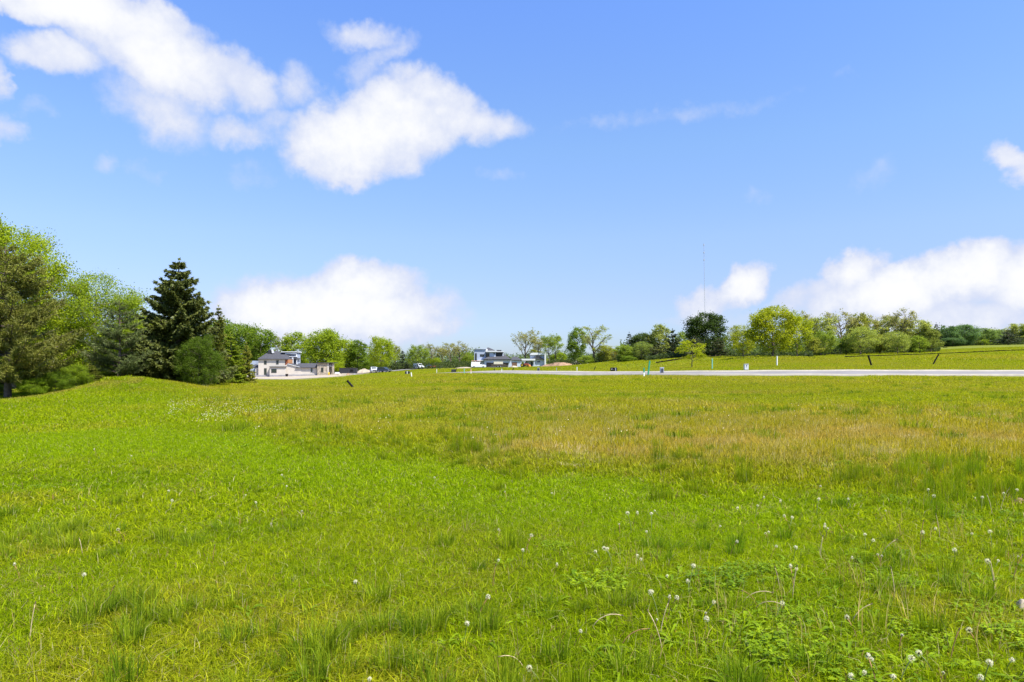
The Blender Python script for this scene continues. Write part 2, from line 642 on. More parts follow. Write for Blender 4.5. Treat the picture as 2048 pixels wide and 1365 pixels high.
M = {}
M['leaf'] = leaf_mat('leaf')
M['needle'] = leaf_mat('needle', transl=.18, spec=.2, tintvar=.5)
M['bark'] = plain('bark', (.13, .10, .075), .9, .35, 6, bump=.6)
M['white_siding'] = plain('white_siding', (.50, .455, .395), .65, .05, .6)
M['grey_siding'] = plain('grey_siding', (.33, .38, .48), .6, .06, .6)
M['pale_siding'] = plain('pale_siding', (.46, .51, .61), .6, .05, .6)
M['shingle'] = plain('shingle', (.06, .06, .066), .85, .25, 2.5, bump=.4)
M['dark_trim'] = plain('dark_trim', (.03, .03, .035), .5, .2, 2)
M['white_trim'] = plain('white_trim', (.60, .61, .62), .5, .04, 2)
M['wood'] = plain('wood', (.22, .07, .03), .6, .3, 5)
M['tan_board'] = plain('tan_board', (.42, .20, .09), .7, .2, 5)
M['stone'] = plain('stone', (.34, .29, .22), .85, .38, 1.6, bump=.6)
M['foundation'] = plain('foundation', (.27, .26, .27), .9, .18, 1)
M['concrete'] = plain('concrete', (.34, .31, .25), .85, .1, 1.2)
M['black_plastic'] = plain('black_plastic', (.008, .007, .007), .6, .3, 8, spec=.15)
M['box_green'] = plain('box_green', (.03, .035, .028), .6, .25, 5)
M['grey_metal'] = plain('grey_metal', (.34, .36, .40), .5, .15, 6, metal=.2)
M['pale_metal'] = plain('pale_metal', (.55, .57, .62), .5, .12, 6)
M['white_plastic'] = plain('white_plastic', (.80, .79, .75), .5, .06, 6)
M['green_paint'] = plain('green_paint', (.02, .26, .15), .5, .12, 9)
M['teal_paint'] = plain('teal_paint', (.16, .42, .34), .5, .12, 9)
M['pink_paint'] = plain('pink_paint', (.72, .36, .32), .6, .12, 9)
M['rust_metal'] = plain('rust_metal', (.14, .075, .045), .7, .35, 3)
M['brown_metal'] = plain('brown_metal', (.07, .055, .04), .6, .3, 3)
M['cream_paint'] = plain('cream_paint', (.62, .58, .44), .55, .1, 3)
M['red_paint'] = plain('red_paint', (.30, .06, .045), .5, .2, 3)
M['orange_paint'] = plain('orange_paint', (.50, .20, .04), .5, .2, 3)
M['yellow_paint'] = plain('yellow_paint', (.62, .42, .04), .5, .15, 3)
M['blue_paint'] = plain('blue_paint', (.05, .10, .30), .4, .2, 3)
M['white_paint'] = plain('white_paint', (.78, .79, .82), .3, .04, 2, spec=.5)
M['silver_paint'] = plain('silver_paint', (.42, .46, .54), .3, .06, 2, metal=.4)
M['navy_paint'] = plain('navy_paint', (.03, .045, .09), .25, .1, 2, spec=.6)
M['tyre'] = plain('tyre', (.02, .02, .02), .85, .2, 8)
M['chrome'] = plain('chrome', (.55, .56, .58), .3, .1, 5, metal=.9)
M['soil'] = plain('soil', (.26, .165, .10), .95, .35, .5, bump=.7)
M['gravel'] = plain('gravel', (.36, .30, .22), .95, .22, 1.2, bump=.5)
M['fabric_black'] = plain('fabric_black', (.006, .006, .006), .9, .3, 3, spec=.05)
M['straw'] = plain('straw', (.50, .38, .22), .8, .3, 30)
M['red_stem'] = plain('red_stem', (.28, .14, .06), .7, .3, 30)


def glass_mat():
    m, n = new_mat('window_glass')
    b = n.n('ShaderNodeBsdfPrincipled')
    b.inputs['Base Color'].default_value = (.035, .045, .04, 1)
    b.inputs['Roughness'].default_value = .06
    b.inputs['Specular IOR Level'].default_value = .6
    o = n.n('ShaderNodeOutputMaterial')
    m.node_tree.links.new(b.outputs[0], o.inputs[0])
    return m


M['glass'] = glass_mat()


def ground_mat():
    m, n = new_mat('meadow_ground')
    g = n.n('ShaderNodeNewGeometry').outputs['Position']
    fld = n.n('ShaderNodeAttribute', attribute_name='field').outputs['Fac']
    dry = n.n('ShaderNodeAttribute', attribute_name='dry').outputs['Fac']
    soil = n.n('ShaderNodeAttribute', attribute_name='soil').outputs['Fac']
    v1 = n.noise(g, .35, 6, .6)
    v2 = n.noise(g, 3.2, 6, .65)
    v3 = n.noise(g, 22.0, 5, .7)
    lawn = n.mix(n.ramp(v1, .3, .7), (.095, .150, .008, 1), (.150, .205, .012, 1))
    lawn = n.mix(n.ramp(v3, .45, .75), lawn, (.11, .085, .03, 1))
    rough = n.mix(n.ramp(v1, .3, .7), (.105, .150, .010, 1), (.165, .185, .016, 1))
    rough = n.mix(n.ramp(v2, .42, .72), rough, (.19, .165, .035, 1))
    base = n.mix(fld, lawn, rough)
    straw = n.mix(n.ramp(v3, .3, .75), (.24, .17, .065, 1), (.44, .35, .20, 1))
    dd = n.math('ADD', dry, n.math('MULTIPLY', n.math('SUBTRACT', v2, .5), .7))
    base = n.mix(n.ramp(dd, .35, .85), base, straw)
    base = n.mix(soil, base, n.mix(n.ramp(v2, .3, .7), (.25, .17, .09, 1), (.40, .30, .19, 1)))
    b = n.n('ShaderNodeBsdfPrincipled')
    n.put(b.inputs['Base Color'], base)
    b.inputs['Roughness'].default_value = .95
    b.inputs['Specular IOR Level'].default_value = .1
    bp = n.n('ShaderNodeBump')
    bp.inputs['Strength'].default_value = .6
    bp.inputs['Distance'].default_value = .04
    n.put(bp.inputs['Height'], v3)
    n.put(b.inputs['Normal'], bp.outputs[0])
    o = n.n('ShaderNodeOutputMaterial')
    m.node_tree.links.new(b.outputs[0], o.inputs[0])
    return m


def road_mat():
    m, n = new_mat('road_surface')
    g = n.n('ShaderNodeNewGeometry').outputs['Position']
    v = n.noise(g, .25, 6, .6)
    v2 = n.noise(g, 14, 5, .7)
    c = n.mix(n.ramp(v, .3, .7), (.175, .162, .152, 1), (.225, .208, .195, 1))
    c = n.mix(n.math('MULTIPLY', n.ramp(v2, .4, .8), .4), c, (.12, .11, .105, 1))
    b = n.n('ShaderNodeBsdfPrincipled')
    n.put(b.inputs['Base Color'], c)
    b.inputs['Roughness'].default_value = .85
    o = n.n('ShaderNodeOutputMaterial')
    m.node_tree.links.new(b.outputs[0], o.inputs[0])
    return m


# ------------------------------------------------------------------ the ground sheet
ths = np.concatenate([np.arange(-180, -48, 4.0), np.arange(-48, 48, .25), np.arange(48, 180, 4.0)])
ths = np.radians(ths)
rs = [0.6]
while rs[-1] < 4500:
    rs.append(rs[-1] * (1.026 if rs[-1] < 350 else 1.07))
rs = np.array(rs)
TT, RR = np.meshgrid(ths, rs)
gx = (RR * np.sin(TT)).ravel()
gy = (RR * np.cos(TT)).ravel()
gz = H(gx, gy)
fm = field_mask(gx, gy)
dm = dry_mask(gx, gy)
_px = PX0 + F * gx / np.maximum(gy, .5)
soil_m = np.zeros_like(gx)
# bare earth strip on the far slope and worn verge by the road
_sd = np.interp(_px, [1700, 1790, 1900, 2048, 2500], [126, 127, 128, 131, 134])
soil_m = np.maximum(soil_m, (1 - sstep(np.abs(gy - _sd) / 5.5 + (fbm(gx, gy, 5, 3) - .5) * 1.6, .55, 1.0)) * sstep(_px, 1770, 1800) * (gy > 0))
soil_m = np.maximum(soil_m, .75 * (1 - sstep(np.abs(gy - np.interp(_px, [1700, 2048], [77, 73])), 1, 3.4)) * sstep(_px, 1780, 1900) * (gy > 0) * sstep(fbm(gx, gy, 6, 3), .35, .6))
soil_m = np.maximum(soil_m, .8 * (1 - sstep(np.abs(gy - 132), 3, 10)) * sstep(_px, 770, 800) * (1 - sstep(_px, 835, 850)) * sstep(fbm(gx, gy, 9, 2), .4, .55) * (gy > 0))
nt_, nr_ = len(ths), len(rs)
ii = np.arange(nr_ - 1)[:, None] * nt_ + np.arange(nt_)[None, :]
jj = np.roll(ii, -1, axis=1)
quads = np.stack([ii, jj, jj + nt_, ii + nt_], -1).reshape(-1, 4)
quads = quads[:, ::-1]
M['ground'] = ground_mat()
# close the small hole under the camera
gv = np.stack([gx, gy, gz], 1)
gv = np.concatenate([gv, [[0, 0, 0]]])
ctr = len(gv) - 1
cap = np.stack([np.full(nt_, ctr), np.arange(nt_), (np.arange(nt_) + 1) % nt_], 1)[:, ::-1]
me = np_mesh('meadow', gv, [quads, cap], M['ground'], True,
             vattr={'field': np.append(fm, 0), 'dry': np.append(dm, 0), 'soil': np.append(np.clip(soil_m, 0, 1), 0)})
tag(link('ground', me), 'rolling green meadow with a rough strawy field beyond the mown grass', kind='structure')

# ------------------------------------------------------------------ road, kerbs, gravel yard
tang = np.gradient(RC, axis=0)
tang /= np.linalg.norm(tang, axis=1)[:, None]
nrm = np.stack([-tang[:, 1], tang[:, 0]], 1)


def strip(name, offs, dz, mat, label, side_drop=None):
    k = len(offs)
    V = []
    for o, z in zip(offs, dz):
        p = RC + nrm * o
        V.append(np.stack([p[:, 0], p[:, 1], H(p[:, 0], p[:, 1]) + z], 1))
    V = np.stack(V, 1).reshape(-1, 3)
    n = len(RC)
    a = (np.arange(n - 1)[:, None] * k + np.arange(k - 1)[None, :])
    q = np.stack([a, a + 1, a + k + 1, a + k], -1).reshape(-1, 4)
    o = link(name, np_mesh(name, V, q, mat, False))
    return tag(o, label, kind='structure')


M['road'] = road_mat()
strip('road', np.linspace(-RW, RW, 7), [.07] * 7, M['road'], 'pale grey subdivision road curving across the field')
_lane = catmull(np.array([(at(p, d), d) for p, d in [(700, 224), (745, 236), (790, 258), (830, 288), (880, 318), (935, 326), (980, 300), (1000, 283)]]))
for s in (-1, 1):
    o = np.array([RW, RW + .32, RW + .38, RW + .55, RW + .60]) * s
    strip('kerb', o, [.075, .10, .19, .19, -.05], M['concrete'], 'light concrete kerb along the edge of the road')

_t2 = np.gradient(_lane, axis=0)
_t2 /= np.linalg.norm(_t2, axis=1)[:, None]
_n2 = np.stack([-_t2[:, 1], _t2[:, 0]], 1)
_V = np.stack([np.stack([(_lane + _n2 * o)[:, 0], (_lane + _n2 * o)[:, 1], H((_lane + _n2 * o)[:, 0], (_lane + _n2 * o)[:, 1]) + .16], 1) for o in (-3, -1, 1, 3)], 1).reshape(-1, 3)
_a = np.arange(len(_lane) - 1)[:, None] * 4 + np.arange(3)[None, :]
tag(link('lane_road', np_mesh('lane_road', _V, np.stack([_a, _a + 1, _a + 5, _a + 4], -1).reshape(-1, 4), M['road'], False)),
    'far lane that links the white house with the grey house', kind='structure')

_gx, _gy = np.meshgrid(np.linspace(470, 800, 130), np.linspace(138, 292, 80))
_x = (at(_gx, _gy)).ravel()
_y = _gy.ravel()
_z = H(_x, _y) + .05
mk = gravel_mask(_x, _y).reshape(_gx.shape)
a = np.arange(79)[:, None] * 130 + np.arange(129)[None, :]
q = np.stack([a, a + 1, a + 131, a + 130], -1)
keep = (mk[:-1, :-1] + mk[1:, :-1] + mk[:-1, 1:] + mk[1:, 1:]) >= 3
tag(link('gravel_ground', np_mesh('gravel_ground', np.stack([_x, _y, _z], 1), q[keep], M['gravel'], True)),
    'pale gravel yard round the white house under construction', kind='structure')

# ------------------------------------------------------------------ grass: small clumps of real blades set out over the ground
M['grass'] = leaf_mat('grass_blades', instancer='hue', transl=.50, spec=.06, rough=.5, tintvar=.62, bleached=True)
M['weed'] = leaf_mat('weed_leaves', instancer='hue', transl=.34, spec=.12, rough=.5, tintvar=.34)


def blades(rng, n, rad, h, w, lean, curve=.5, core=1.0, hvar=.45, clump=0.0):
    """n two-piece blades in a disc"""
    rr = rad * np.sqrt(rng.rand(n)) ** core
    an = rng.uniform(0, 2 * PI, n)
    b = np.stack([rr * np.cos(an), rr * np.sin(an), np.full(n, -.012)], 1)
    if clump:
        cc = rng.normal(size=(max(3, n // 40), 2)) * rad * .55
        ci = rng.randint(0, len(cc), n)
        b[:, :2] = cc[ci] + rng.normal(size=(n, 2)) * clump
    hh = h * (1 - hvar + 2 * hvar * rng.rand(n)) * np.where(rng.rand(n) < .12, 1.45, 1)
    la = rng.uniform(0, 2 * PI, n)
    if core < 1:
        la = an + rng.normal(size=n) * .6
    ll = lean * np.abs(rng.normal(size=n)) * hh
    ld = np.stack([np.cos(la), np.sin(la), np.zeros(n)], 1)
    sd = rng.uniform(0, 2 * PI, n)
    s = np.stack([np.cos(sd), np.sin(sd), np.zeros(n)], 1) * (w * rng.uniform(.6, 1.3, n))[:, None] * .5
    m = b + ld * (ll * (.5 - .32 * curve))[:, None] + np.array([0, 0, 1]) * (hh * .58)[:, None]
    t = b + ld * ll[:, None] + np.array([0, 0, 1]) * (hh * (1 - .28 * curve * np.minimum(1, ll / hh)))[:, None]
    V = np.stack([b - s, b + s, m + s * .8, m - s * .8, t], 1).reshape(-1, 3)
    i = np.arange(n)[:, None] * 5
    Q = np.concatenate([i, i + 1, i + 2, i + 3], 1)
    T = np.concatenate([i + 3, i + 2, i + 4], 1)
    tint = np.clip(.5 + rng.normal(size=n) * .27, .09, .94)
    tint = np.where(rng.rand(n) < .030, 1.0, np.where(rng.rand(n) < .035, 0.0, tint))
    return V, Q, T, np.concatenate([tint, tint])


def blade_mesh(name, seed, mat, *a, **k):
    V, Q, T, tint = blades(np.random.RandomState(seed), *a, **k)
    return np_mesh(name, V, [Q, T], mat, False, fattr={'tint': tint})


def leaf_strip(rng, base, dirv, up, L, w, segs=4, lobed=False):
    """a broad leaf that rises and bends over"""
    side = np.array([-dirv[1], dirv[0], 0])
    rows = []
    for i in range(segs + 1):
        s = i / segs
        ww = w * math.sin(PI * (.12 + .86 * s)) ** .8 * ((.65 + .35 * (i % 2)) if lobed else 1)
        p = base + dirv * L * s + np.array([0, 0, 1]) * L * (up * s - .8 * up * s * s)
        rows.append(p - side * ww * .5 + [0, 0, ww * .15])
        rows.append(p + [0, 0, 0])
        rows.append(p + side * ww * .5 + [0, 0, ww * .15])
    q = []
    for i in range(segs):
        for k_ in (0, 1):
            q.append((i * 3 + k_, i * 3 + k_ + 1, i * 3 + k_ + 4, i * 3 + k_ + 3))
    return rows, q


def rosette_mesh(seed, n, L, w, lobed=True, rad=.02):
    rng = np.random.RandomState(seed)
    V, Q, T = [], [], []
    for i in range(n):
        a = i * 2.4 + rng.rand()
        d = np.array([math.cos(a), math.sin(a), 0])
        r, q = leaf_strip(rng, d * rad * rng.rand(), d, rng.uniform(.5, 1.5), L * rng.uniform(.6, 1.2), w * rng.uniform(.7, 1.2), 5, lobed)
        Q += [tuple(x + len(V) for x in f) for f in q]
        V += r
        T += [rng.rand()] * len(q)
    return np_mesh('rosette', V, np.array(Q), M['weed'], False, fattr={'tint': T})


def clover_mesh(seed, n, rad):
    rng = np.random.RandomState(seed)
    C, tt = [], []
    V, Q = [], []
    for i in range(n):
        a, r = rng.uniform(0, 2 * PI), rad * math.sqrt(rng.rand())
        c = np.array([r * math.cos(a), r * math.sin(a), rng.uniform(.03, .085)])
        tl = rng.normal(size=2) * .3
        sz = rng.uniform(.010, .019)
        t = rng.rand()
        for k_ in range(3):
            b = k_ * 2.094 + a
            d = np.array([math.cos(b), math.sin(b), 0]); d[2] = d[0] * tl[0] + d[1] * tl[1]
            s = np.array([-d[1], d[0], 0]) * .6
            Q.append([len(V) + j for j in range(4)])
            V += [c, c + (d * .7 - s) * sz, c + d * sz * 1.25, c + (d * .7 + s) * sz]
            tt.append(t)
    return np_mesh('clover', V, np.array(Q), M['weed'], False, fattr={'tint': tt})


def scatter(name, protos, P, rotz, scl, idx, hue, label, tilt=True):
    """one stuff object: points that carry tint, size and turn; geometry nodes set a clump on each"""
    pc = bpy.data.collections.new(name + '_clumps')
    for i, me in enumerate(protos):
        o = bpy.data.objects.new('%s_clump_%02d' % (name, i), me)
        pc.objects.link(o)
    n = len(P)
    me = bpy.data.meshes.new(name)
    me.vertices.add(n)
    me.vertices.foreach_set('co', np.asarray(P, np.float32).ravel())
    rot = np.zeros((n, 3), np.float32)
    if tilt:
        e = .6 + np.hypot(P[:, 0], P[:, 1]) * .01
        e = np.where(np.hypot(P[:, 0], P[:, 1]) < 60, .35, e)
        hx = (H(P[:, 0] + e, P[:, 1]) - H(P[:, 0] - e, P[:, 1])) / (2 * e)
        hy = (H(P[:, 0], P[:, 1] + e) - H(P[:, 0], P[:, 1] - e)) / (2 * e)
    for i in range(n):
        m = Matrix.Rotation(rotz[i], 3, 'Z')
        if tilt:
            m = Vector((0, 0, 1)).rotation_difference(Vector((-hx[i], -hy[i], 1))).to_matrix() @ m
        rot[i] = m.to_euler('XYZ')
    for key, typ, arr in (('turn', 'FLOAT_VECTOR', rot), ('size', 'FLOAT', scl), ('pick', 'INT', idx)):
        a = me.attributes.new(key, typ, 'POINT')
        a.data.foreach_set('vector' if typ == 'FLOAT_VECTOR' else 'value', np.asarray(arr).ravel())
    a = me.attributes.new('hue', 'FLOAT_COLOR', 'POINT')
    a.data.foreach_set('color', np.concatenate([hue, np.ones((n, 1))], 1).astype(np.float32).ravel())
    o = link(name, me)
    tag(o, label, kind='stuff')
    g = bpy.data.node_groups.new(name + '_spread', 'GeometryNodeTree')
    g.interface.new_socket('Geometry', in_out='INPUT', socket_type='NodeSocketGeometry')
    g.interface.new_socket('Geometry', in_out='OUTPUT', socket_type='NodeSocketGeometry')
    nn = g.nodes.new
    gi, go = nn('NodeGroupInput'), nn('NodeGroupOutput')
    ci = nn('GeometryNodeCollectionInfo')
    ci.inputs['Collection'].default_value = pc
    ci.inputs['Separate Children'].default_value = True
    ci.inputs['Reset Children'].default_value = True
    ip = nn('GeometryNodeInstanceOnPoints')
    ip.inputs['Pick Instance'].default_value = True

    def named(key, typ):
        a = nn('GeometryNodeInputNamedAttribute')
        a.data_type = typ
        a.inputs['Name'].default_value = key
        return a.outputs['Attribute']
    L = g.links.new
    L(gi.outputs[0], ip.inputs['Points'])
    L(ci.outputs[0], ip.inputs['Instance'])
    L(named('pick', 'INT'), ip.inputs['Instance Index'])
    e2r = nn('FunctionNodeEulerToRotation')
    L(named('turn', 'FLOAT_VECTOR'), e2r.inputs[0])
    L(e2r.outputs[0], ip.inputs['Rotation'])
    L(named('size', 'FLOAT'), ip.inputs['Scale'])
    L(ip.outputs[0], go.inputs[0])
    md = o.modifiers.new('spread', 'NODES')
    md.node_group = g
    return o


GR = np.random.RandomState(42)


def lerp3(a, b, t):
    return np.asarray(a)[None] * (1 - t[:, None]) + np.asarray(b)[None] * t[:, None]


def lawn_hue(x, y):
    a, b = sstep(fbm(x, y, 1.5, 4), .3, .7), sstep(fbm(x + 40, y, 6, 3), .3, .7)
    h = lerp3((.195, .300, .002), (.310, .378, .004), a * .55 + b * .45)
    yel = sstep(fbm(x + 7, y + 70, 1.1, 3), .56, .78)[:, None]
    mb = mown_band(x, y)[:, None]
    h = h * (1 - yel * .55) + np.array([[.40, .36, .022]]) * yel * .55
    mound_dry = (sstep(fbm(x, y * .8, 2.4, 3), .52, .70) * sstep(y, 26, 32))[:, None]
    h = h * (1 - mound_dry * .7) + np.array([[.37, .30, .06]]) * mound_dry * .7
    return h * (1 - mb * .88) + np.array([[.255, .370, .002]]) * mb * .88


def field_hue(x, y, d):
    a = sstep(fbm(x, y, 3.5, 4), .3, .7)
    g = lerp3((.250, .315, .003), (.345, .375, .006), a)
    s = lerp3((.380, .338, .020), (.430, .330, .060), sstep(fbm(x, y * 2, 2.0, 3), .35, .7))
    t = np.clip(d * 1.15, 0, 1)[:, None]
    return g * (1 - t) + s * t


RINGS = [  # r0, r1, patch radius, blades, width, overlap
    (1.4, 8.5, .30, 1500, .0058, 3.0),
    (8.0, 22, .55, 1700, .0115, 2.6),
    (21, 55, 1.15, 2200, .021, 2.4),
    (53, 130, 2.6, 2800, .036, 2.3),
    (126, 300, 6.0, 3000, .085, 2.0)]
lawn_p, field_p = [], []
lp, fp = [], []
for ri, (r0, r1, pr, nb, bw, ov) in enumerate(RINGS):
    big = 1 + .12 * ri
    for v in range(2):
        lawn_p.append(blade_mesh('lawn_clump', 10 * ri + v, M['grass'], nb, pr, .050 * big, bw, 1.15, .8, hvar=.70))
    field_p.append(blade_mesh('rough_clump', 50 + 10 * ri, M['grass'], int(nb * .62), pr, .064 * big, bw, .75, .6))
    field_p.append(blade_mesh('rough_clump', 51 + 10 * ri, M['grass'], int(nb * .34), pr, .075 * big, bw * .9, .45, .4))
    st = pr * (1.02 if ri < 3 else 1.1)
    ux, uy = np.meshgrid(np.arange(-r1, r1, st), np.arange(0, r1 + st, st * .87))
    ux = ux + (np.arange(ux.shape[0]) % 2)[:, None] * st * .5
    x = (ux + GR.uniform(-.3, .3, ux.shape) * st).ravel()
    y = (uy + GR.uniform(-.3, .3, ux.shape) * st).ravel()
    r = np.hypot(x, y)
    s_ = (r > r0) & (r < r1) & (np.abs(x) < .96 * y + 6.5) & (y > .4)
    x, y, r = x[s_], y[s_], r[s_]
    px = PX0 + F * x / y
    ok = (road_dist(x, y) > RW + .5 + pr * .8) & (gravel_mask(x, y) < .5)
    ok &= (ri < 4) | ((px > 700) & (r < 270))
    x, y, r = x[ok], y[ok], r[ok]
    fmk = field_mask(x, y)
    f = fmk > GR.rand(len(x))
    d = dry_mask(x, y)
    hl = lawn_hue(x, y)
    hf = field_hue(x, y, d)
    w_ = fmk[:, None] * .8 + .1
    hl, hf = hl * (1 - w_) + hf * w_, hf * (.25 + .75 * fmk[:, None]) + hl * (.75 - .75 * fmk[:, None])
    z = H(x, y)
    for k in range(len(x)):
        if f[k]:
            if d[k] > .6 and GR.rand() < (d[k] - .55) * .5:
                continue
            fp.append((x[k], y[k], z[k], 2 * ri + int(d[k] > .5), *hf[k]))
        else:
            lp.append((x[k], y[k], z[k], 2 * ri + GR.randint(2), *hl[k]))
lp, fp = np.array(lp), np.array(fp)
scatter('lawn_grass', lawn_p, lp[:, :3], GR.uniform(0, 6.28, len(lp)), GR.uniform(.85, 1.25, len(lp)) * (1 - .22 * mown_band(lp[:, 0], lp[:, 1])), lp[:, 3].astype(np.int32), lp[:, 4:7],
        'bright green mown grass of the near lawn and mound')
scatter('field_grass', field_p, fp[:, :3], GR.uniform(0, 6.28, len(fp)), GR.uniform(.85, 1.25, len(fp)), fp[:, 3].astype(np.int32), fp[:, 4:7],
        'rough yellow-green and straw coloured grass of the open field')

# taller tufts: scattered in the lawn, thick along the edge of the field at the right
tuft_p = [blade_mesh('tuft', 201, M['grass'], 170, .10, .20, .0055, .45, .8, .8),
          blade_mesh('tuft', 202, M['grass'], 150, .13, .17, .0060, .7, .9, .8),
          blade_mesh('tall_tuft', 203, M['grass'], 120, .16, .34, .0060, .22, .5, 1.0),
          blade_mesh('thatch', 204, M['grass'], 220, .22, .05, .0050, 1.6, .9, 1.0),
          blade_mesh('straw_stems', 205, M['grass'], 70, .35, .20, .0045, .16, .3, 1.0),
          blade_mesh('far_tuft', 206, M['grass'], 160, .40, .24, .016, .4, .6, .9),
          blade_mesh('seed_stems', 207, M['grass'], 7, .18, .27, .0042, .35, .4, 1.0)]
tp = []


def put_tuft(x, y, kind, size, hue):
    tp.append((x, y, h1(x, y), kind, size, *hue))


for k in range(130):                                   # loose tufts over the near lawn
    D = 3.4 + 9 * GR.rand() ** 1.3
    px = GR.uniform(-150, 2200)
    x = at(px, D)
    if fbm(x, D, 1.8, 2) < .46 or mown_band(np.array([x]), np.array([D]))[0] > .3:
        continue
    g = GR.rand()
    put_tuft(x, D, GR.randint(2), GR.uniform(.45, 1.0), (.15 + .10 * g, .24 + .08 * g, .010))
for cx, cD, n, rad in ((640, 4.1, 9, .34), (1010, 3.75, 9, .30), (560, 3.6, 8, .34), (1290, 5.0, 7, .3), (80, 6.6, 12, .45), (260, 4.8, 8, .4), (850, 4.55, 9, .25), (330, 5.1, 9, .35), (400, 7.0, 7, .35), (130, 7.4, 12, .5)):
    for k in range(n):                                  # the coarse blue-green clumps near the camera
        g = GR.rand()
        put_tuft(at(cx, cD) + GR.normal() * rad, cD + GR.normal() * rad * .5, GR.randint(2), GR.uniform(.4, .95), (.16 + .11 * g, .25 + .09 * g, .014))
for k in range(300):                                   # tall growth at the edge of the field, right
    px = GR.uniform(1690, 2330)
    e = float(np.interp(px, _ex, _ed))
    D = e + GR.normal() * .75 + .5
    if fbm(at(px, D) * 1.0, D * 1.0, .9, 2) < .40:
        continue
    w = float(sstep(px, 1690, 1850))
    if GR.rand() > .25 + .75 * w:
        continue
    g = GR.rand()
    put_tuft(at(px, D), D, 2, GR.uniform(.28, .72) * (.6 + .4 * w), (.18 + .14 * g, .28 + .11 * g, .008))
for k in range(230):                                   # lower fringe along the whole edge
    px = GR.uniform(560, 1750)
    if fbm(np.array([px / 130.0]), np.array([3.0]), 1.0, 2)[0] < .45:
        continue
    e = float(np.interp(px, _ex, _ed))
    D = e * (1.0 + GR.normal() * .09) + .25
    g = GR.rand()
    put_tuft(at(px, D), D, (0, 2)[int(GR.rand() < .3)], GR.uniform(.4, .8), (.18 + .10 * g, .25 + .09 * g, .008))
for k in range(170):                                   # brown spent stems among the weeds
    D = 3.9 + 6.5 * GR.rand() ** 1.2
    px = GR.uniform(1250, 2200) if GR.rand() < .75 else GR.uniform(0, 1250)
    x = at(px, D)
    if mown_band(np.array([x]), np.array([D]))[0] > .3:
        continue
    g = GR.rand()
    put_tuft(x, D, 6, GR.uniform(.5, 1.1), (.28 + .24 * g, .20 + .20 * g, .07 + .10 * g))
for k in range(70):                                   # darker lush clumps at the right of the lawn
    D = 4.0 + 5.5 * GR.rand()
    px = GR.uniform(1300, 2200)
    x = at(px, D)
    if fbm(x + 5, D, 1.1, 2) < .52:
        continue
    g = GR.rand()
    put_tuft(x, D, GR.randint(2), GR.uniform(.35, .75), (.12 + .07 * g, .21 + .09 * g, .010))
for k in range(700):                                   # pale bare straw showing in the field
    D = 10 + 22 * GR.rand() ** 1.3
    px = GR.uniform(340, 2250)
    x = at(px, D)
    if float(dry_mask(np.array([x]), np.array([D]))[0]) < .38 or fbm(x + 11, D * 2.2, 1.7, 3) < .52:
        continue
    g = GR.rand()
    put_tuft(x, D, 3, GR.uniform(.7, 1.5), (.50 + .12 * g, .42 + .10 * g, .22 + .12 * g))
for k in range(420):                                   # dead thatch showing through the lawn
    D = 3.4 + 8 * GR.rand() ** 1.4
    px = GR.uniform(-100, 2150)
    x = at(px, D)
    if fbm(x + 30, D, 1.6, 3) < .53:
        continue
    put_tuft(x, D, 3, GR.uniform(.5, 1.1), (.50, .40, .17))
for k in range(1900):                                  # upright straw in the rough field
    D = 9.3 + 34 * GR.rand() ** 1.7
    px = GR.uniform(300, 2250)
    x = at(px, D)
    if float(dry_mask(np.array([x]), np.array([D]))[0]) < .35 + .4 * GR.rand():
        continue
    g = GR.rand()
    put_tuft(x, D, 4, GR.uniform(.30, .62) * (1 + D / 60), (.43 + .12 * g, .35 + .12 * g, .07 + .20 * g))
for k in range(520):                                   # greener clumps that texture the field further out
    D = 14 + 50 * GR.rand()
    px = GR.uniform(420, 2250)
    x = at(px, D)
    if fbm(x, D, 5, 3) < .5:
        continue
    g = GR.rand()
    put_tuft(x, D, 5, GR.uniform(.45, .9), (.17 + .09 * g, .25 + .08 * g, .010))
tp = np.array(tp)
scatter('grass_tufts', tuft_p, tp[:, :3], GR.uniform(0, 6.28, len(tp)), tp[:, 4], tp[:, 3].astype(np.int32), tp[:, 5:8],
        'taller grass tufts, straw and thatch standing out of the meadow', tilt=False)

# broad-leaved weeds: dandelion rosettes and clover
weed_p = [rosette_mesh(1, 11, .11, .024), rosette_mesh(2, 9, .14, .026), clover_mesh(3, 150, .20), rosette_mesh(4, 8, .10, .034, False)]
wp = []
for k in range(2000):
    D = 3.4 + 7.5 * GR.rand() ** 1.25
    px = GR.uniform(-450, 2650)
    w = .10 + .8 * float(sstep(px, 900, 1600)) * (1 - .5 * float(sstep(D, 6.5, 10)))
    x = at(px, D)
    if GR.rand() > w or fbm(x, D, 1.3, 3) < .40 or mown_band(np.array([x]), np.array([D]))[0] > .4:
        continue
    kd = GR.choice(4, p=[.50, .36, .05, .09])
    g = GR.rand()
    wp.append((x, D, h1(x, D) + .012, kd, GR.uniform(.7, 1.2), (.125 + .10 * g), (.215 + .11 * g), .005))
for k in range(160):
    D = 14 + 10 * GR.rand()
    px = GR.uniform(420, 1100)
    x = at(px, D)
    g = GR.rand()
    wp.append((x, D, h1(x, D) + .012, GR.randint(2), GR.uniform(.8, 1.4), .13 + .09 * g, .24 + .10 * g, .008))
wp = np.array(wp)
scatter('meadow_weeds', weed_p, wp[:, :3], GR.uniform(0, 6.28, len(wp)), wp[:, 4], wp[:, 3].astype(np.int32), wp[:, 5:8],
        'low dandelion leaves and clover spread through the grass', tilt=False)

# ------------------------------------------------------------------ trees
def unit(v):
    return v / (np.linalg.norm(v, axis=-1, keepdims=True) + 1e-9)


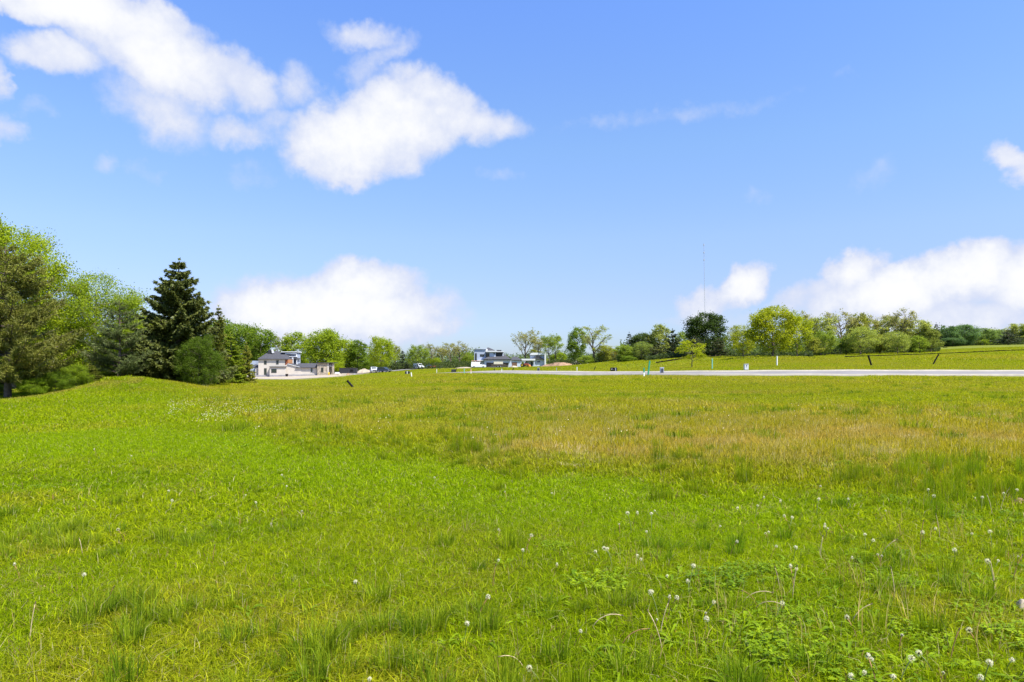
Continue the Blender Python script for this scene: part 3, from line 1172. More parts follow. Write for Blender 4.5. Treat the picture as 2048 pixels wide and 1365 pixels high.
class TubeSet:
    def __init__(s):
        s.V, s.Q, s.T, s.n = [], [], [], 0

    def add(s, pts, r0, r1, sides=4, power=1.0):
        pts = np.asarray(pts, float)
        k = len(pts)
        t = np.gradient(pts, axis=0)
        t = unit(t)
        ref = np.where(np.abs(t[:, 2:3]) < .9, [[0, 0, 1.]], [[1., 0, 0]])
        u = unit(np.cross(t, ref))
        w = np.cross(t, u)
        rad = r0 + (r1 - r0) * np.linspace(0, 1, k) ** power
        an = np.arange(sides) * 2 * PI / sides
        V = pts[:, None, :] + (u[:, None, :] * np.cos(an)[None, :, None] + w[:, None, :] * np.sin(an)[None, :, None]) * rad[:, None, None]
        s.V.append(V.reshape(-1, 3))
        a = np.arange(k - 1)[:, None] * sides + np.arange(sides)[None, :]
        b = np.arange(k - 1)[:, None] * sides + (np.arange(sides)[None, :] + 1) % sides
        s.Q.append(np.stack([a, b, b + sides, a + sides], -1).reshape(-1, 4) + s.n)
        s.n += k * sides

    def mesh(s, name, mat):
        return np_mesh(name, np.concatenate(s.V), np.concatenate(s.Q), mat, True)


def leaf_cards(rng, C, size, nrm_bias, aspect=.62, droop=None):
    """diamond leaves folded along the middle: (n,3) centres -> verts, quads, tint"""
    n = len(C)
    nv = unit(rng.normal(size=(n, 3)) + nrm_bias)
    a = unit(np.cross(nv, rng.normal(size=(n, 3))))
    if droop is not None:
        a = unit(a + droop)
    b = unit(np.cross(nv, a))
    sz = size * rng.uniform(.6, 1.35, (n, 1))
    V = np.stack([C - a * sz * .5, C + b * sz * aspect * .5 + nv * sz * .08, C + a * sz * .5, C - b * sz * aspect * .5 + nv * sz * .08], 1)
    Q = np.arange(n * 4).reshape(n, 4)
    return V.reshape(-1, 3), Q


def bez(a, b, c, n):
    t = np.linspace(0, 1, n)[:, None]
    return (1 - t) ** 2 * a + 2 * t * (1 - t) * b + t * t * c


def deciduous(seed, Rr=3.2, cb=.18, nl=13, ns=5, nt=4, lpc=14, cr=.34, ls=.22, fill=120, vase=.4, wid=.45, tr=.17, budding=False, lean=0.0,
              flat=.7, lump=.35):
    """a 10 m tree: returns (trunk mesh, crown mesh)"""
    rng = np.random.RandomState(seed)
    Ht = 10.0
    tube = TubeSet()
    base_z = Ht * cb

    lob = [(rng.uniform(0, 2 * PI), rng.uniform(0, 1), rng.uniform(.5, 1)) for _ in range(7)]

    def prof(t, azm):
        t = np.clip(t, 0, 1)
        tw = np.where(t < wid, t / wid * .5, .5 + (t - wid) / (1 - wid) * .5)
        base = np.sqrt(np.maximum(0, 1 - (2 * tw - 1) ** 2))
        base = np.where(t < wid, np.maximum(base, .45 * np.ones_like(base) * (t > -1)), base)
        m = 1 - lump * .5
        for la, lt, lw in lob:
            m = m + lump * lw * np.exp(-((np.cos(azm - la) - 1) ** 2) * 2.2 - ((t - lt) / .22) ** 2) * .8
        return Rr * base * np.clip(m, .55, 1.18)

    wob = rng.normal(size=2) * .18
    zz = np.linspace(0, Ht * .86, 9)
    trunk = np.stack([wob[0] * np.sin(zz * .5) + lean * zz / Ht, wob[1] * np.sin(zz * .43 + 1), zz], 1)
    tube.add(np.concatenate([[trunk[0] - [0, 0, .5]], trunk]), tr * 1.25, .025, 7, .8)
    clumps = []
    for i in range(nl):
        f = (i + .5) / nl
        zs = Ht * (cb * .75 + (.80 - cb * .75) * f ** 1.1)
        st = np.array([np.interp(zs, zz, trunk[:, 0]), np.interp(zs, zz, trunk[:, 1]), zs])
        azm = i * 2.39996 + rng.uniform(-.5, .5)
        te = np.clip(f * .85 + vase * (1 - f) * .55 + rng.uniform(-.08, .12), .06, .97)
        re = float(prof(np.array(te), azm)) * rng.uniform(.72, .98)
        en = np.array([math.cos(azm) * re, math.sin(azm) * re, base_z + (Ht - base_z) * te])
        out = np.array([math.cos(azm), math.sin(azm), 0])
        mid = st * .5 + en * .5 + out * re * .18 + np.array([0, 0, -.1 + .35 * vase * (en[2] - st[2])]) * .5
        lr0 = tr * (1 - f * .65) * .55
        L = bez(st, mid, en, 7)
        L[1:-1] += rng.normal(size=(5, 3)) * .07
        tube.add(L, lr0, .02, 5)
        clumps.append(en)
        for j in range(ns):
            s_ = .35 + .6 * (j + rng.rand()) / ns
            p = np.array([np.interp(s_, np.linspace(0, 1, 7), L[:, q]) for q in range(3)])
            d = unit(rng.normal(size=3) + out * .9 + np.array([0, 0, .55]))
            ln = rng.uniform(.22, .42) * Rr * (1.15 - .5 * s_)
            e2 = p + d * ln
            tcl = (e2[2] - base_z) / (Ht - base_z)
            if tcl > 1:
                e2[2] = Ht - rng.rand() * .2
            S = bez(p, (p + e2) / 2 + rng.normal(size=3) * .1, e2, 4)
            tube.add(S, lr0 * .38, .012, 3)
            clumps.append(e2)
            for q in range(nt):
                p2 = S[rng.randint(1, 4)]
                e3 = p2 + unit(rng.normal(size=3) + d * .8 + np.array([0, 0, .3])) * rng.uniform(.12, .25) * Rr
                tube.add([p2, (p2 + e3) / 2 + rng.normal(size=3) * .03, e3], .014, .007, 3)
                clumps.append(e3)
    clumps = np.array(clumps)
    if fill:
        azs = rng.uniform(0, 2 * PI, fill)
        ts = rng.uniform(.0, .98, fill)
        rr = prof(ts, azs) * rng.uniform(.45, .98, fill)
        fc = np.stack([np.cos(azs) * rr, np.sin(azs) * rr, base_z + (Ht - base_z) * ts], 1)
        clumps = np.concatenate([clumps, fc])
    n = len(clumps)
    cnt = np.maximum(2, (lpc * rng.gamma(2.2, 1 / 2.2, n))).astype(int)
    idx = np.repeat(np.arange(n), cnt)
    crs = cr * rng.uniform(.6, 1.35, n)
    off = rng.normal(size=(len(idx), 3)) * crs[idx][:, None] * [1, 1, flat]
    C = clumps[idx] + off
    keepm = C[:, 2] > base_z * .55
    C, idx = C[keepm], idx[keepm]
    bias = unit(off[keepm]) * .6 + np.array([0, 0, .75])
    V, Q = leaf_cards(rng, C, ls, bias)
    ctint = rng.rand(n)
    tint = np.clip(ctint[idx] * .45 + rng.rand(len(idx)) * .55, 0, 1)
    return tube.mesh('tree_wood', M['bark']), np_mesh('tree_leaves', V, Q, M['leaf'], False, fattr={'tint': tint})


def conifer(seed, Rr=3.0, cb=.04, whorls=20, nb=6, rise=.15, curl=.15, droop=0.0, step=.22, bl=.34, kind='pine', tuft=.20, pexp=.8, tr=.14,
            jag=.3, needles=9, ragged=.0, solid=1.0):
    """an 8 m conifer: whorls of branches, side twigs, needle tufts"""
    rng = np.random.RandomState(seed)
    Ht = 8.0
    tube = TubeSet()
    zz = np.linspace(0, Ht * .98, 8)
    trunk = np.stack([np.sin(zz * .6 + seed) * .06, np.cos(zz * .5 + seed) * .06 - .06, zz], 1)
    tube.add(np.concatenate([[trunk[0] - [0, 0, .5]], trunk]), tr * 1.2, .02, 7)
    P, D, S = [], [], []
    for i in range(whorls):
        rel = (i + rng.uniform(-.3, .3)) / whorls
        rel = min(max(rel, 0), .97)
        z0 = Ht * (cb + (1 - cb) * rel)
        for b in range(nb if rel < .8 else max(3, nb - 2)):
            azm = rng.uniform(0, 2 * PI)
            L = (Rr * (1 - rel) ** pexp + .12) * rng.uniform(1 - jag, 1.06)
            L *= min(1.0, (1.02 - rel) / .26) ** .55
            if ragged and rng.rand() < ragged:
                L *= rng.uniform(.35, .75)
            out = np.array([math.cos(azm), math.sin(azm), 0])
            side = np.array([-out[1], out[0], 0])
            s = np.linspace(0, 1, 7)[:, None]
            bow = rng.normal() * .08 * L
            c = np.array([np.interp(z0, zz, trunk[:, 0]), np.interp(z0, zz, trunk[:, 1]), z0])
            rz = rise + rng.normal() * .07
            path = c + out * L * s + np.array([0, 0, 1]) * L * (rz * s + curl * s ** 2.2) + side * bow * s * s
            tube.add(path, .012 + .016 * L, .008, 4)
            m = max(2, int(L / step))
            for j in range(m):
                u = .16 + .84 * (j + rng.rand()) / m
                p = np.array([np.interp(u, s[:, 0], path[:, q]) for q in range(3)])
                for sg in (-1, 1):
                    ln = bl * L * (1.02 - u) ** .8 * rng.uniform(.6, 1.1) + .10
                    d = unit(out * rng.uniform(.55, 1.0) + side * sg * rng.uniform(.55, 1.0) + np.array([0, 0, rz * .8 - droop + rng.normal() * .14]))
                    kk = max(1, int(round(ln / (tuft * .62 / solid))))
                    w = (np.arange(kk) + .65) / kk
                    P.append(p + d * ln * w[:, None] - np.array([0, 0, 1]) * droop * .35 * ln * (w ** 2)[:, None])
                    D.append(np.repeat(d[None], kk, 0))
                    S.append(np.full(kk, tuft * rng.uniform(.8, 1.2)))
                    if ln > .35:
                        tube.add([p, p + d * ln * .5, p + d * ln * .95 - np.array([0, 0, droop * .3 * ln])], .008, .004, 3)
            P.append(path[-1:]); D.append(out[None] + np.array([[0, 0, .5]])); S.append(np.array([tuft]))
    P.append(trunk[-1:] + [[0, 0, .1]]); D.append(np.array([[0, 0, 1.]])); S.append(np.array([tuft]))
    P, D, S = np.concatenate(P), unit(np.concatenate(D)), np.concatenate(S)
    n = len(P)
    tt = rng.rand(n)
    if kind == 'pine':
        # brush of needles: thin blades leaning forward round each shoot tip
        k = needles
        d = np.repeat(D, k, 0)
        nd = unit(rng.normal(size=(n * k, 3)) + d * .75 + np.array([0, 0, .25]))
        ln = np.repeat(S, k)[:, None] * rng.uniform(.7, 1.15, (n * k, 1))
        wd = unit(np.cross(nd, rng.normal(size=(n * k, 3)))) * ln * .085
        b = np.repeat(P, k, 0) + rng.normal(size=(n * k, 3)) * .02
        V = np.stack([b - wd, b + wd, b + nd * ln], 1).reshape(-1, 3)
        Q = np.arange(n * k * 3).reshape(-1, 3)
        tint = np.clip(np.repeat(tt, k) * .6 + rng.rand(n * k) * .4, 0, 1)
    else:
        # flat sprays of short needles hanging from the twig
        k = needles
        d = np.repeat(D, k, 0)
        nd = unit(d * 1.0 + rng.normal(size=(n * k, 3)) * .55 + np.array([0, 0, -droop * .8]))
        ln = np.repeat(S, k)[:, None] * rng.uniform(.7, 1.2, (n * k, 1))
        wd = unit(np.cross(nd, rng.normal(size=(n * k, 3)) + np.array([0, 0, 1.2]))) * ln * .17
        b = np.repeat(P, k, 0) + rng.normal(size=(n * k, 3)) * .03
        V = np.stack([b - nd * ln * .35, b + wd, b + nd * ln * .65, b - wd], 1).reshape(-1, 3)
        Q = np.arange(n * k * 4).reshape(-1, 4)
        tint = np.clip(np.repeat(tt, k) * .6 + rng.rand(n * k) * .4, 0, 1)
    return tube.mesh('conifer_wood', M['bark']), np_mesh('conifer_needles', V, Q, M['needle'], False, fattr={'tint': tint})


VAR = {}


def variant(kind):
    """nominal (trunk mesh, crown mesh, height, half width)"""
    if kind in VAR:
        return VAR[kind]
    k, i = kind.rstrip('0123456789'), int(kind[-1])
    if k == 'maple':
        v = deciduous(100 + i, 4.3, .15, 15, 6, 4, 17, .36, .28, 170, .45, .42, .20, lump=.35) + (10.0, 4.6)
    elif k == 'dome':
        v = deciduous(150 + i, 4.4, .13, 17, 7, 4, 19, .36, .27, 340, .5, .42, .20, lump=.16) + (10.0, 4.5)
    elif k == 'wood':
        v = deciduous(200 + i, 3.0, .10, 14, 5, 4, 17, .34, .31, 130, .5, .5, .17, lump=.75) + (10.0, 3.2)
    elif k == 'dense':
        v = deciduous(300 + i, 4.0, .06, 15, 6, 4, 22, .44, .31, 320, .5, .5, .2, lump=.35) + (10.0, 4.3)
    elif k == 'oak':
        v = deciduous(400 + i, 3.0, .30, 12, 6, 4, 7, .20, .24, 0, .9, .68, .26, lump=.5) + (10.0, 3.1)
    elif k == 'thin':
        v = deciduous(500 + i, 1.7, .25, 12, 5, 4, 9, .26, .24, 20, .7, .6, .13, lump=.6) + (10.0, 1.8)
    elif k == 'bare':
        v = deciduous(520 + i, 2.2, .2, 12, 6, 5, 1, .12, .16, 0, .8, .6, .13, lump=.5) + (10.0, 2.2)
    elif k == 'shrub':
        v = deciduous(600 + i, 5.0, .02, 12, 5, 4, 20, .55, .38, 160, .6, .4, .12, lump=.5) + (10.0, 5.3)
    elif k == 'sapling':
        v = deciduous(700 + i, 4.4, .30, 10, 4, 4, 15, .36, .36, 14, .15, .35, .16, lean=.5, flat=.45, lump=.8) + (10.0, 4.9)
    elif k == 'lime':      # close to the viewer: many small leaves
        v = deciduous(800 + i, 3.1, .10, 17, 7, 6, 38, .33, .125, 460, .5, .5, .17, lump=.55) + (10.0, 3.3)
    elif k == 'feather':
        v = deciduous(820 + i, 1.8, .2, 14, 6, 5, 12, .24, .13, 30, .7, .55, .11, lump=.7) + (10.0, 2.0)
    elif k == 'bush':
        v = deciduous(840 + i, 4.2, .01, 17, 7, 5, 40, .36, .18, 260, .5, .42, .12, lump=.85) + (10.0, 4.6)
    elif k == 'thicket':
        v = deciduous(860 + i, 5.2, .0, 14, 6, 5, 26, .6, .36, 200, .6, .4, .08, lump=.6) + (10.0, 5.4)
    elif k == 'pine':
        v = conifer(900 + i, 3.6, .10, 17, 7, .22, .22, 0.0, .24, .36, 'pine', .24, .55, .17, .3, 10) + (8.0, 3.6)
    elif k == 'openpine':
        v = conifer(920 + i, 3.0, .08, 15, 6, .30, .22, 0.0, .25, .36, 'pine', .24, .72, .13, .35, 9) + (8.0, 3.0)
    elif k == 'spruce':
        v = conifer(940 + i, 2.9, .03, 26, 10, .03, .20, .34, .12, .30, 'spruce', .24, .66, .15, .42, 8, .22) + (8.0, 2.75)
    elif k == 'narrow':
        v = conifer(960 + i, 1.15, .02, 24, 6, .45, .25, 0.0, .15, .34, 'spruce', .22, .7, .08, .3, 5) + (8.0, 1.2)
    elif k == 'tiered':
        v = conifer(970 + i, 3.1, .0, 22, 8, .02, .06, .10, .17, .30, 'spruce', .24, .62, .1, .28, 6) + (8.0, 3.1)
    elif k == 'fir':       # far conifers
        v = conifer(980 + i, 2.4, .02, 15, 6, .0, .1, .25, .34, .30, 'spruce', .50, .85, .12, .3, 4, .15) + (8.0, 2.4)
    elif k == 'farpine':
        v = conifer(990 + i, 3.4, .10, 12, 6, .2, .15, 0.0, .42, .36, 'spruce', .52, .6, .16, .35, 5, .15) + (8.0, 3.4)
    VAR[kind] = v
    return v


NTREE = 0


def tree(kind, px, top, D, hw, color, label, name='tree', cat='tree', group=None, sink=.1, depth=None, dz=0.0):
    """px: trunk column in the photo, top: row of the highest leaf, D: distance, hw: half width in photo pixels"""
    global NTREE
    NTREE += 1
    tm, cm, h0, r0 = variant(kind)
    x = at(px, D)
    z = h1(x, D) - sink + dz
    ztop = EYE - (top - PY0) * D / F
    sz = max(.05, (ztop - z) / h0)
    sx = hw / F * D / r0
    rng = random.Random(NTREE * 31 + 5)
    e = empty(name, (x, D, z), rng.uniform(0, 6.28), label, cat, group)
    e.scale = (sx, sx * (depth or 1.0), sz)
    link('trunk', tm, e)
    link('crown', cm, e, color=color)
    return e


# leaf colours (linear reflectance)
LIME = (0.31, 0.385, 0.018)
LIME2 = (0.27, 0.35, 0.022)
YLIME = (0.33, 0.365, 0.016)
GREEN = (0.175, 0.255, 0.026)
MID = (0.25, 0.325, 0.04)
OLIVE = (0.3, 0.32, 0.055)
BUD = (0.34, 0.33, 0.11)
DARK = (0.058, 0.094, 0.02)
DPINE = (0.052, 0.07, 0.028)
GPINE = (.115, .125, .055)
SPR = (.100, .118, .024)
BLUEG = (0.13, 0.215, 0.085)  # lightened bluish green: distance haze is put into this leaf colour
PALE = (0.34, 0.375, 0.1)

# -- the group of trees on the near bank
NEARG = 'trees along the bank beside the mound'
tree('pine1', 10, 486, 36, 142, (.158, .166, .026), 'big shaggy long-needled pine with browning branch tips, nearest tree of the bank', 'pine_tree', 'tree', NEARG)
tree('lime1', 28, 452, 46, 104, LIME, 'tallest lime green tree rising right behind the big shaggy pine', 'tree', 'tree', NEARG)
tree('lime2', 190, 547, 50, 84, LIME2, 'lime green rounded tree between the big shaggy pine and the tall dark spruce', 'tree', 'tree', NEARG)
tree('feather1', 262, 590, 53, 36, LIME, 'slim feathery pale tree just left of the dark spruce top', 'tree', 'tree', NEARG)
tree('lime1', 120, 610, 50, 72, YLIME, 'bright yellow-green low tree showing between the big pine and the rounded lime tree', 'tree', 'tree', NEARG)
tree('lime2', 300, 628, 55, 60, YLIME, 'yellow-green tree glimpsed behind the grey-green pine and left flank of the spruce', 'tree', 'tree', NEARG)
tree('openpine1', 240, 598, 43, 78, (.105, .135, .038), 'grey-green open pine with bare curved lower limbs standing behind the mound crest', 'pine_tree', 'tree', NEARG)
tree('spruce1', 357, 517, 46, 98, SPR, 'tall dark spruce with ragged drooping branches and brown tips', 'spruce_tree', 'tree', NEARG)
tree('bush1', 398, 676, 43.0, 44, (.105, .165, .014), 'dense dark green bushy tree growing down to the grass in front of the spruce', 'bush', 'bush', NEARG, sink=.35)
tree('narrow1', 434, 612, 50, 26, (.150, .165, .022), 'narrow upright olive conifer on the right flank of the dark spruce', 'conifer_tree', 'tree', NEARG)
tree('tiered1', 462, 664, 57, 38, (.200, .260, .012), 'yellow-green tiered conifer with flat layered branches nearest the white house', 'conifer_tree', 'tree', NEARG)
tree('tiered2', 492, 684, 60, 22, (.235, .240, .026), 'small olive yellow conifer whose tips overlap the white house', 'conifer_tree', 'tree', NEARG)
tree('spruce2', -14, 396, 53, 66, SPR, 'dark spruce of which only the top tip shows at the picture edge above the pine', 'spruce_tree', 'tree', NEARG)
tree('tiered2', 178, 726, 40.5, 34, (.150, .165, .022), 'low olive juniper sprawling at the left foot of the mound', 'juniper', 'shrub', NEARG, sink=.2)
for px, top, D, hw, c, lb in (
        (66, 758, 35.6, 30, (.19, .28, .016), 'bright leafy shrub at the foot of the big pine'),
        (112, 744, 36.6, 30, (.16, .24, .018), 'mid green shrub second from the big pine trunk'),
        (150, 730, 38.4, 28, (.21, .29, .018), 'pale green shrub beside the low olive juniper'),
        (-30, 770, 38, 50, (.09, .14, .014), 'dark shrub under the outer side of the big pine'),
        (215, 730, 45, 44, (.19, .25, .02), 'olive green shrub behind the left shoulder of the mound'),
        (285, 735, 46, 50, (.15, .21, .018), 'dull green shrub under the limbs of the grey-green pine')):
    tree('bush2', px, top, D, hw, c, lb, 'shrub', 'shrub', 'shrubs under the near trees', sink=.15)

# -- woodland edge behind the white house
LG = 'trees behind the white house'
for row in (
        ('dense1', 478, 648, 285, 44, GREEN, 'broad mid green tree left of the chimney of the white house'),
        ('wood1', 522, 655, 280, 34, (.16, .235, .022), 'mid green tree rising straight above the white house roof'),
        ('wood2', 440, 640, 290, 40, GREEN, 'green tree half hidden by the narrow conifer'),
        ('oak1', 566, 668, 300, 24, BUD, 'loose thin-leaved tree next to the chimney of the white house'),
        ('wood3', 588, 665, 290, 32, LIME2, 'yellow-green tree behind the right end of the white house roof'),
        ('bare1', 621, 668, 295, 16, BUD, 'nearly bare grey-trunked tree between two yellow-green trees'),
        ('dense2', 652, 659, 270, 42, LIME2, 'biggest full yellow-green tree behind the stone tower of the white house'),
        ('wood1', 690, 678, 280, 28, LIME, 'bright green tree at the right shoulder of the biggest yellow-green tree'),
        ('wood2', 717, 682, 275, 24, GREEN, 'darker green rounded tree behind the dumpster'),
        ('dome2', 762, 675, 258, 27, LIME, 'bright lime dome-shaped tree behind the parked pickup'),
        ('thin1', 789, 684, 300, 12, OLIVE, 'tall thin gappy tree right of the lime dome-shaped tree'),
        ('fir1', 805, 700, 290, 13, DPINE, 'small dark pointed spruce in the gap behind the road bend'),
        ('maple2', 836, 691, 290, 24, MID, 'rounded green tree behind the white van'),
        ('oak2', 862, 685, 300, 17, BUD, 'budding oak with pale twigs above the blue and red vehicle'),
        ('thin2', 884, 690, 305, 11, BUD, 'slender budding tree left of the pair of budding oaks'),
        ('oak3', 900, 684, 310, 18, BUD, 'budding oak with forked limbs, left one of the pair'),
        ('oak1', 917, 683, 300, 20, BUD, 'budding oak with a broad fan of limbs, right one of the pair'),
        ('shrub1', 934, 706, 320, 18, MID, 'low green tree next to the tall wing of the grey house'),
        ('shrub2', 868, 716, 300, 18, LIME2, 'low bright shrub under the budding oaks'),
        ('shrub1', 742, 722, 270, 20, GREEN, 'low green shrub behind the pickup'),
        ('shrub2', 668, 722, 262, 20, LIME, 'low lime shrub left of the dumpster'),
        ('fir2', 790, 722, 285, 14, DPINE, 'low dark conifer under the thin gappy tree'),
        ('fir1', 815, 725, 280, 12, DPINE, 'low dark conifer under the rounded green tree')):
    tree(*row[:6], row[6], 'spruce_tree' if 'fir' in row[0] else 'shrub' if 'shrub' in row[0] else 'tree', 'tree' if 'shrub' not in row[0] else 'shrub', LG)

# -- between the grey house and the far slope
CG = 'trees beside the grey house'
for row in (
        ('oak2', 1052, 657, 325, 24, BUD, 'big budding oak with a thick dark trunk behind the grey house'),
        ('thin2', 1076, 668, 320, 15, BUD, 'loose leafy tree between the big budding oak and the garden wing of the grey house'),
        ('wood2', 1074, 700, 330, 22, OLIVE, 'low olive tree showing above the wing of the grey house'),
        ('thin1', 1097, 664, 300, 14, MID, 'slim tree rising from the right end wall of the grey house'),
        ('thin2', 1110, 662, 305, 15, MID, 'tall slim tree with a gappy top right of the grey house'),
        ('shrub1', 1118, 706, 310, 20, LIME2, 'low pale green tree behind the brown dirt mound'),
        ('shrub2', 1135, 722, 290, 14, LIME, 'small lime bush between the dirt mound and the dark green tree'),
        ('wood3', 1154, 655, 290, 22, GREEN, 'darker green upright tree on a clear trunk beyond the leaning pipe'),
        ('oak3', 1186, 649, 265, 30, PALE, 'tallest pale oak with thick twin limbs beyond the leaning pipe'),
        ('wood1', 1207, 690, 262, 20, OLIVE, 'olive green tree under the right side of the pale oak'),
        ('wood3', 1222, 698, 268, 14, (.25, .23, .06), 'small rusty yellow tree at the right end of the oak clump'),
        ('shrub1', 1172, 712, 262, 20, MID, 'low green understorey tree below the pale oak'),
        ('shrub2', 1234, 716, 300, 14, PALE, 'low pale bush in the gap before the dark wood')):
    tree(*row[:6], row[6], 'shrub' if 'shrub' in row[0] else 'tree', 'tree' if 'shrub' not in row[0] else 'shrub', CG)

# -- dark clump right of centre
DG = 'trees of the dark clump on the slope'
for row in (
        ('fir1', 1258, 665, 215, 20, DPINE, 'pointed dark conifer at the left end of the dark clump'),
        ('wood1', 1250, 690, 190, 22, MID, 'medium green tree forming the left end of the dark clump'),
        ('dense1', 1285, 667, 215, 26, (.085, .13, .03), 'dull dark green tree behind the two rounded green trees'),
        ('maple1', 1284, 684, 188, 22, (.26, .32, .07), 'lighter rounded green tree in front of the dark clump'),
        ('wood2', 1319, 651, 212, 26, PALE, 'pale loose tree sticking up from the dark clump'),
        ('farpine1', 1315, 690, 186, 26, GPINE, 'grey pine low in the middle of the dark clump'),
        ('farpine2', 1346, 659, 195, 24, DPINE, 'dark pine left of the big dark round tree'),
        ('wood3', 1368, 664, 205, 18, MID, 'green tree in the gap left of the big dark round tree'),
        ('dense2', 1411, 626, 172, 43, DARK, 'big dense dark green round tree in front of the radio mast'),
        ('farpine1', 1390, 672, 163, 26, GPINE, 'grey pine at the left foot of the big dark round tree'),
        ('farpine2', 1437, 676, 163, 24, GPINE, 'grey pine at the right foot of the big dark round tree'),
        ('bare1', 1466, 651, 180, 14, BUD, 'bare twiggy tree between the dark round tree and the lime trees'),
        ('fir2', 1352, 700, 180, 18, DPINE, 'low dark conifer behind the little yellow tree'),
        ('shrub1', 1256, 712, 184, 18, GREEN, 'low green shrub at the left foot of the dark clump')):
    tree(*row[:6], row[6], 'pine_tree' if 'pine' in row[0] else 'conifer_tree' if 'fir' in row[0] else 'shrub' if 'shrub' in row[0] else 'tree',
         'tree' if 'shrub' not in row[0] else 'shrub', DG)
tree('sapling1', 1384, 679, 104, 31, (.36, .40, .014), 'little yellow-green tree with a thin leaning trunk alone on the grass', 'tree', 'tree', depth=1.0)

# -- lime trees on the small mound
MG = 'lime green trees on the small mound'
for row in (
        ('dome1', 1545, 613, 128, 53, YLIME, 'large yellow-green dome tree standing on the small mound'),
        ('maple1', 1486, 652, 146, 29, YLIME, 'smaller yellow-green tree left of the large dome tree'),
        ('maple2', 1594, 630, 148, 32, (.27, .32, .016), 'yellow-green tree half hidden behind the right side of the large dome tree')):
    tree(*row[:6], row[6], 'maple_tree', 'tree', MG)

# -- long wood on the right
RG = 'trees of the long wood along the far slope'
for row in (
        ('oak1', 1613, 623, 205, 25, BUD, 'budding oak rising just right of the large dome tree'),
        ('wood1', 1642, 632, 200, 28, PALE, 'pale green tree between the two budding oaks'),
        ('oak2', 1680, 618, 205, 33, BUD, 'wide budding oak with crooked open limbs against the cloud'),
        ('wood2', 1716, 629, 208, 26, OLIVE, 'olive tree right of the wide budding oak'),
        ('oak3', 1752, 626, 212, 30, BUD, 'twiggy topped oak in the middle of the long wood'),
        ('wood3', 1776, 634, 210, 30, PALE, 'pale green tree right behind the twiggy topped oak'),
        ('oak1', 1808, 617, 205, 27, BUD, 'tallest flat-topped oak of the long wood'),
        ('wood1', 1836, 638, 205, 30, PALE, 'pale green tree under the right side of the flat-topped oak'),
        ('wood2', 1862, 655, 200, 22, (.23, .27, .06), 'pale rounded tree ending the near part of the long wood'),
        ('maple2', 1650, 662, 188, 24, MID, 'low rounded tree left in the front row of the long wood'),
        ('maple3', 1722, 655, 186, 34, (.34, .39, .085), 'broad layered pale tree in the front row of the long wood'),
        ('maple1', 1795, 664, 186, 28, (.34, .39, .09), 'rounded pale tree right of the broad layered one in the front row'),
        ('wood3', 1694, 672, 190, 22, GREEN, 'darker green low tree under the wide budding oak'),
        ('wood1', 1760, 668, 192, 24, OLIVE, 'olive low tree between the two front row pale trees'),
        ('wood2', 1626, 672, 186, 20, OLIVE, 'olive low tree at the left end of the front row'),
        ('wood3', 1838, 672, 190, 22, MID, 'mid green low tree near the right end of the front row'),
        ('fir1', 1872, 646, 260, 15, DPINE, 'small dark conifer tip poking out between the two parts of the long wood'),
        ('wood2', 1893, 654, 285, 26, BLUEG, 'bluish green tree right of the dark conifer tip'),
        ('dense1', 1928, 650, 290, 30, BLUEG, 'dark bluish green rounded tree in the far part of the wood'),
        ('dense2', 1905, 676, 275, 24, (.10, .17, .07), 'low dark bluish tree in front of the far part of the wood'),
        ('wood3', 1962, 657, 300, 24, (.19, .27, .075), 'green tree between the bluish rounded tree and the grey pine'),
        ('wood1', 1984, 659, 305, 20, (.19, .27, .08), 'smaller green tree left of the grey pine'),
        ('farpine1', 2016, 660, 285, 24, (.095, .115, .06), 'grey pine standing on the far grassy rise'),
        ('oak2', 2008, 654, 315, 24, PALE, 'pale oak behind the grey pine on the rise'),
        ('wood2', 2042, 648, 305, 26, PALE, 'pale green tree at the right edge of the picture'),
        ('wood3', 2085, 645, 300, 34, MID, 'green tree past the right edge of the wood'),
        ('shrub1', 1966, 680, 292, 13, LIME2, 'small rounded lime bush at the foot of the far wood'),
        ('shrub2', 1890, 699, 255, 5, (.14, .17, .05), 'tiny pale shrub alone at the edge of the far slope')):
    tree(*row[:6], row[6], 'pine_tree' if 'pine' in row[0] else 'conifer_tree' if 'fir' in row[0] else 'shrub' if 'shrub' in row[0] else 'tree',
         'tree' if 'shrub' not in row[0] else 'shrub', RG)


# -- undergrowth along the wood edges and the distant woods (nobody could count these)
def leaf_mass(name, spans, color, label, leaf, seed, per):
    rng = np.random.RandomState(seed)
    Cs = []
    for px0, px1, D, hpx, dd in spans:
        n = int((px1 - px0) * per)
        px = rng.uniform(px0, px1, n)
        d = D + rng.uniform(-dd, dd, n)
        x = at(px, d)
        hm = hpx / F * D * (.35 + .9 * fbm(x, d, 4.0 + D / 60, 3))
        z = H(x, d) + hm * rng.beta(1.2, 1.4, n)
        Cs.append(np.stack([x, d, z], 1))
    C = np.concatenate(Cs)
    V, Q = leaf_cards(rng, C, leaf, np.array([0, -.2, .7]))
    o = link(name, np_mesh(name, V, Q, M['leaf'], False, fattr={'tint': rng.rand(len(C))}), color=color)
    tag(o, label, kind='stuff')


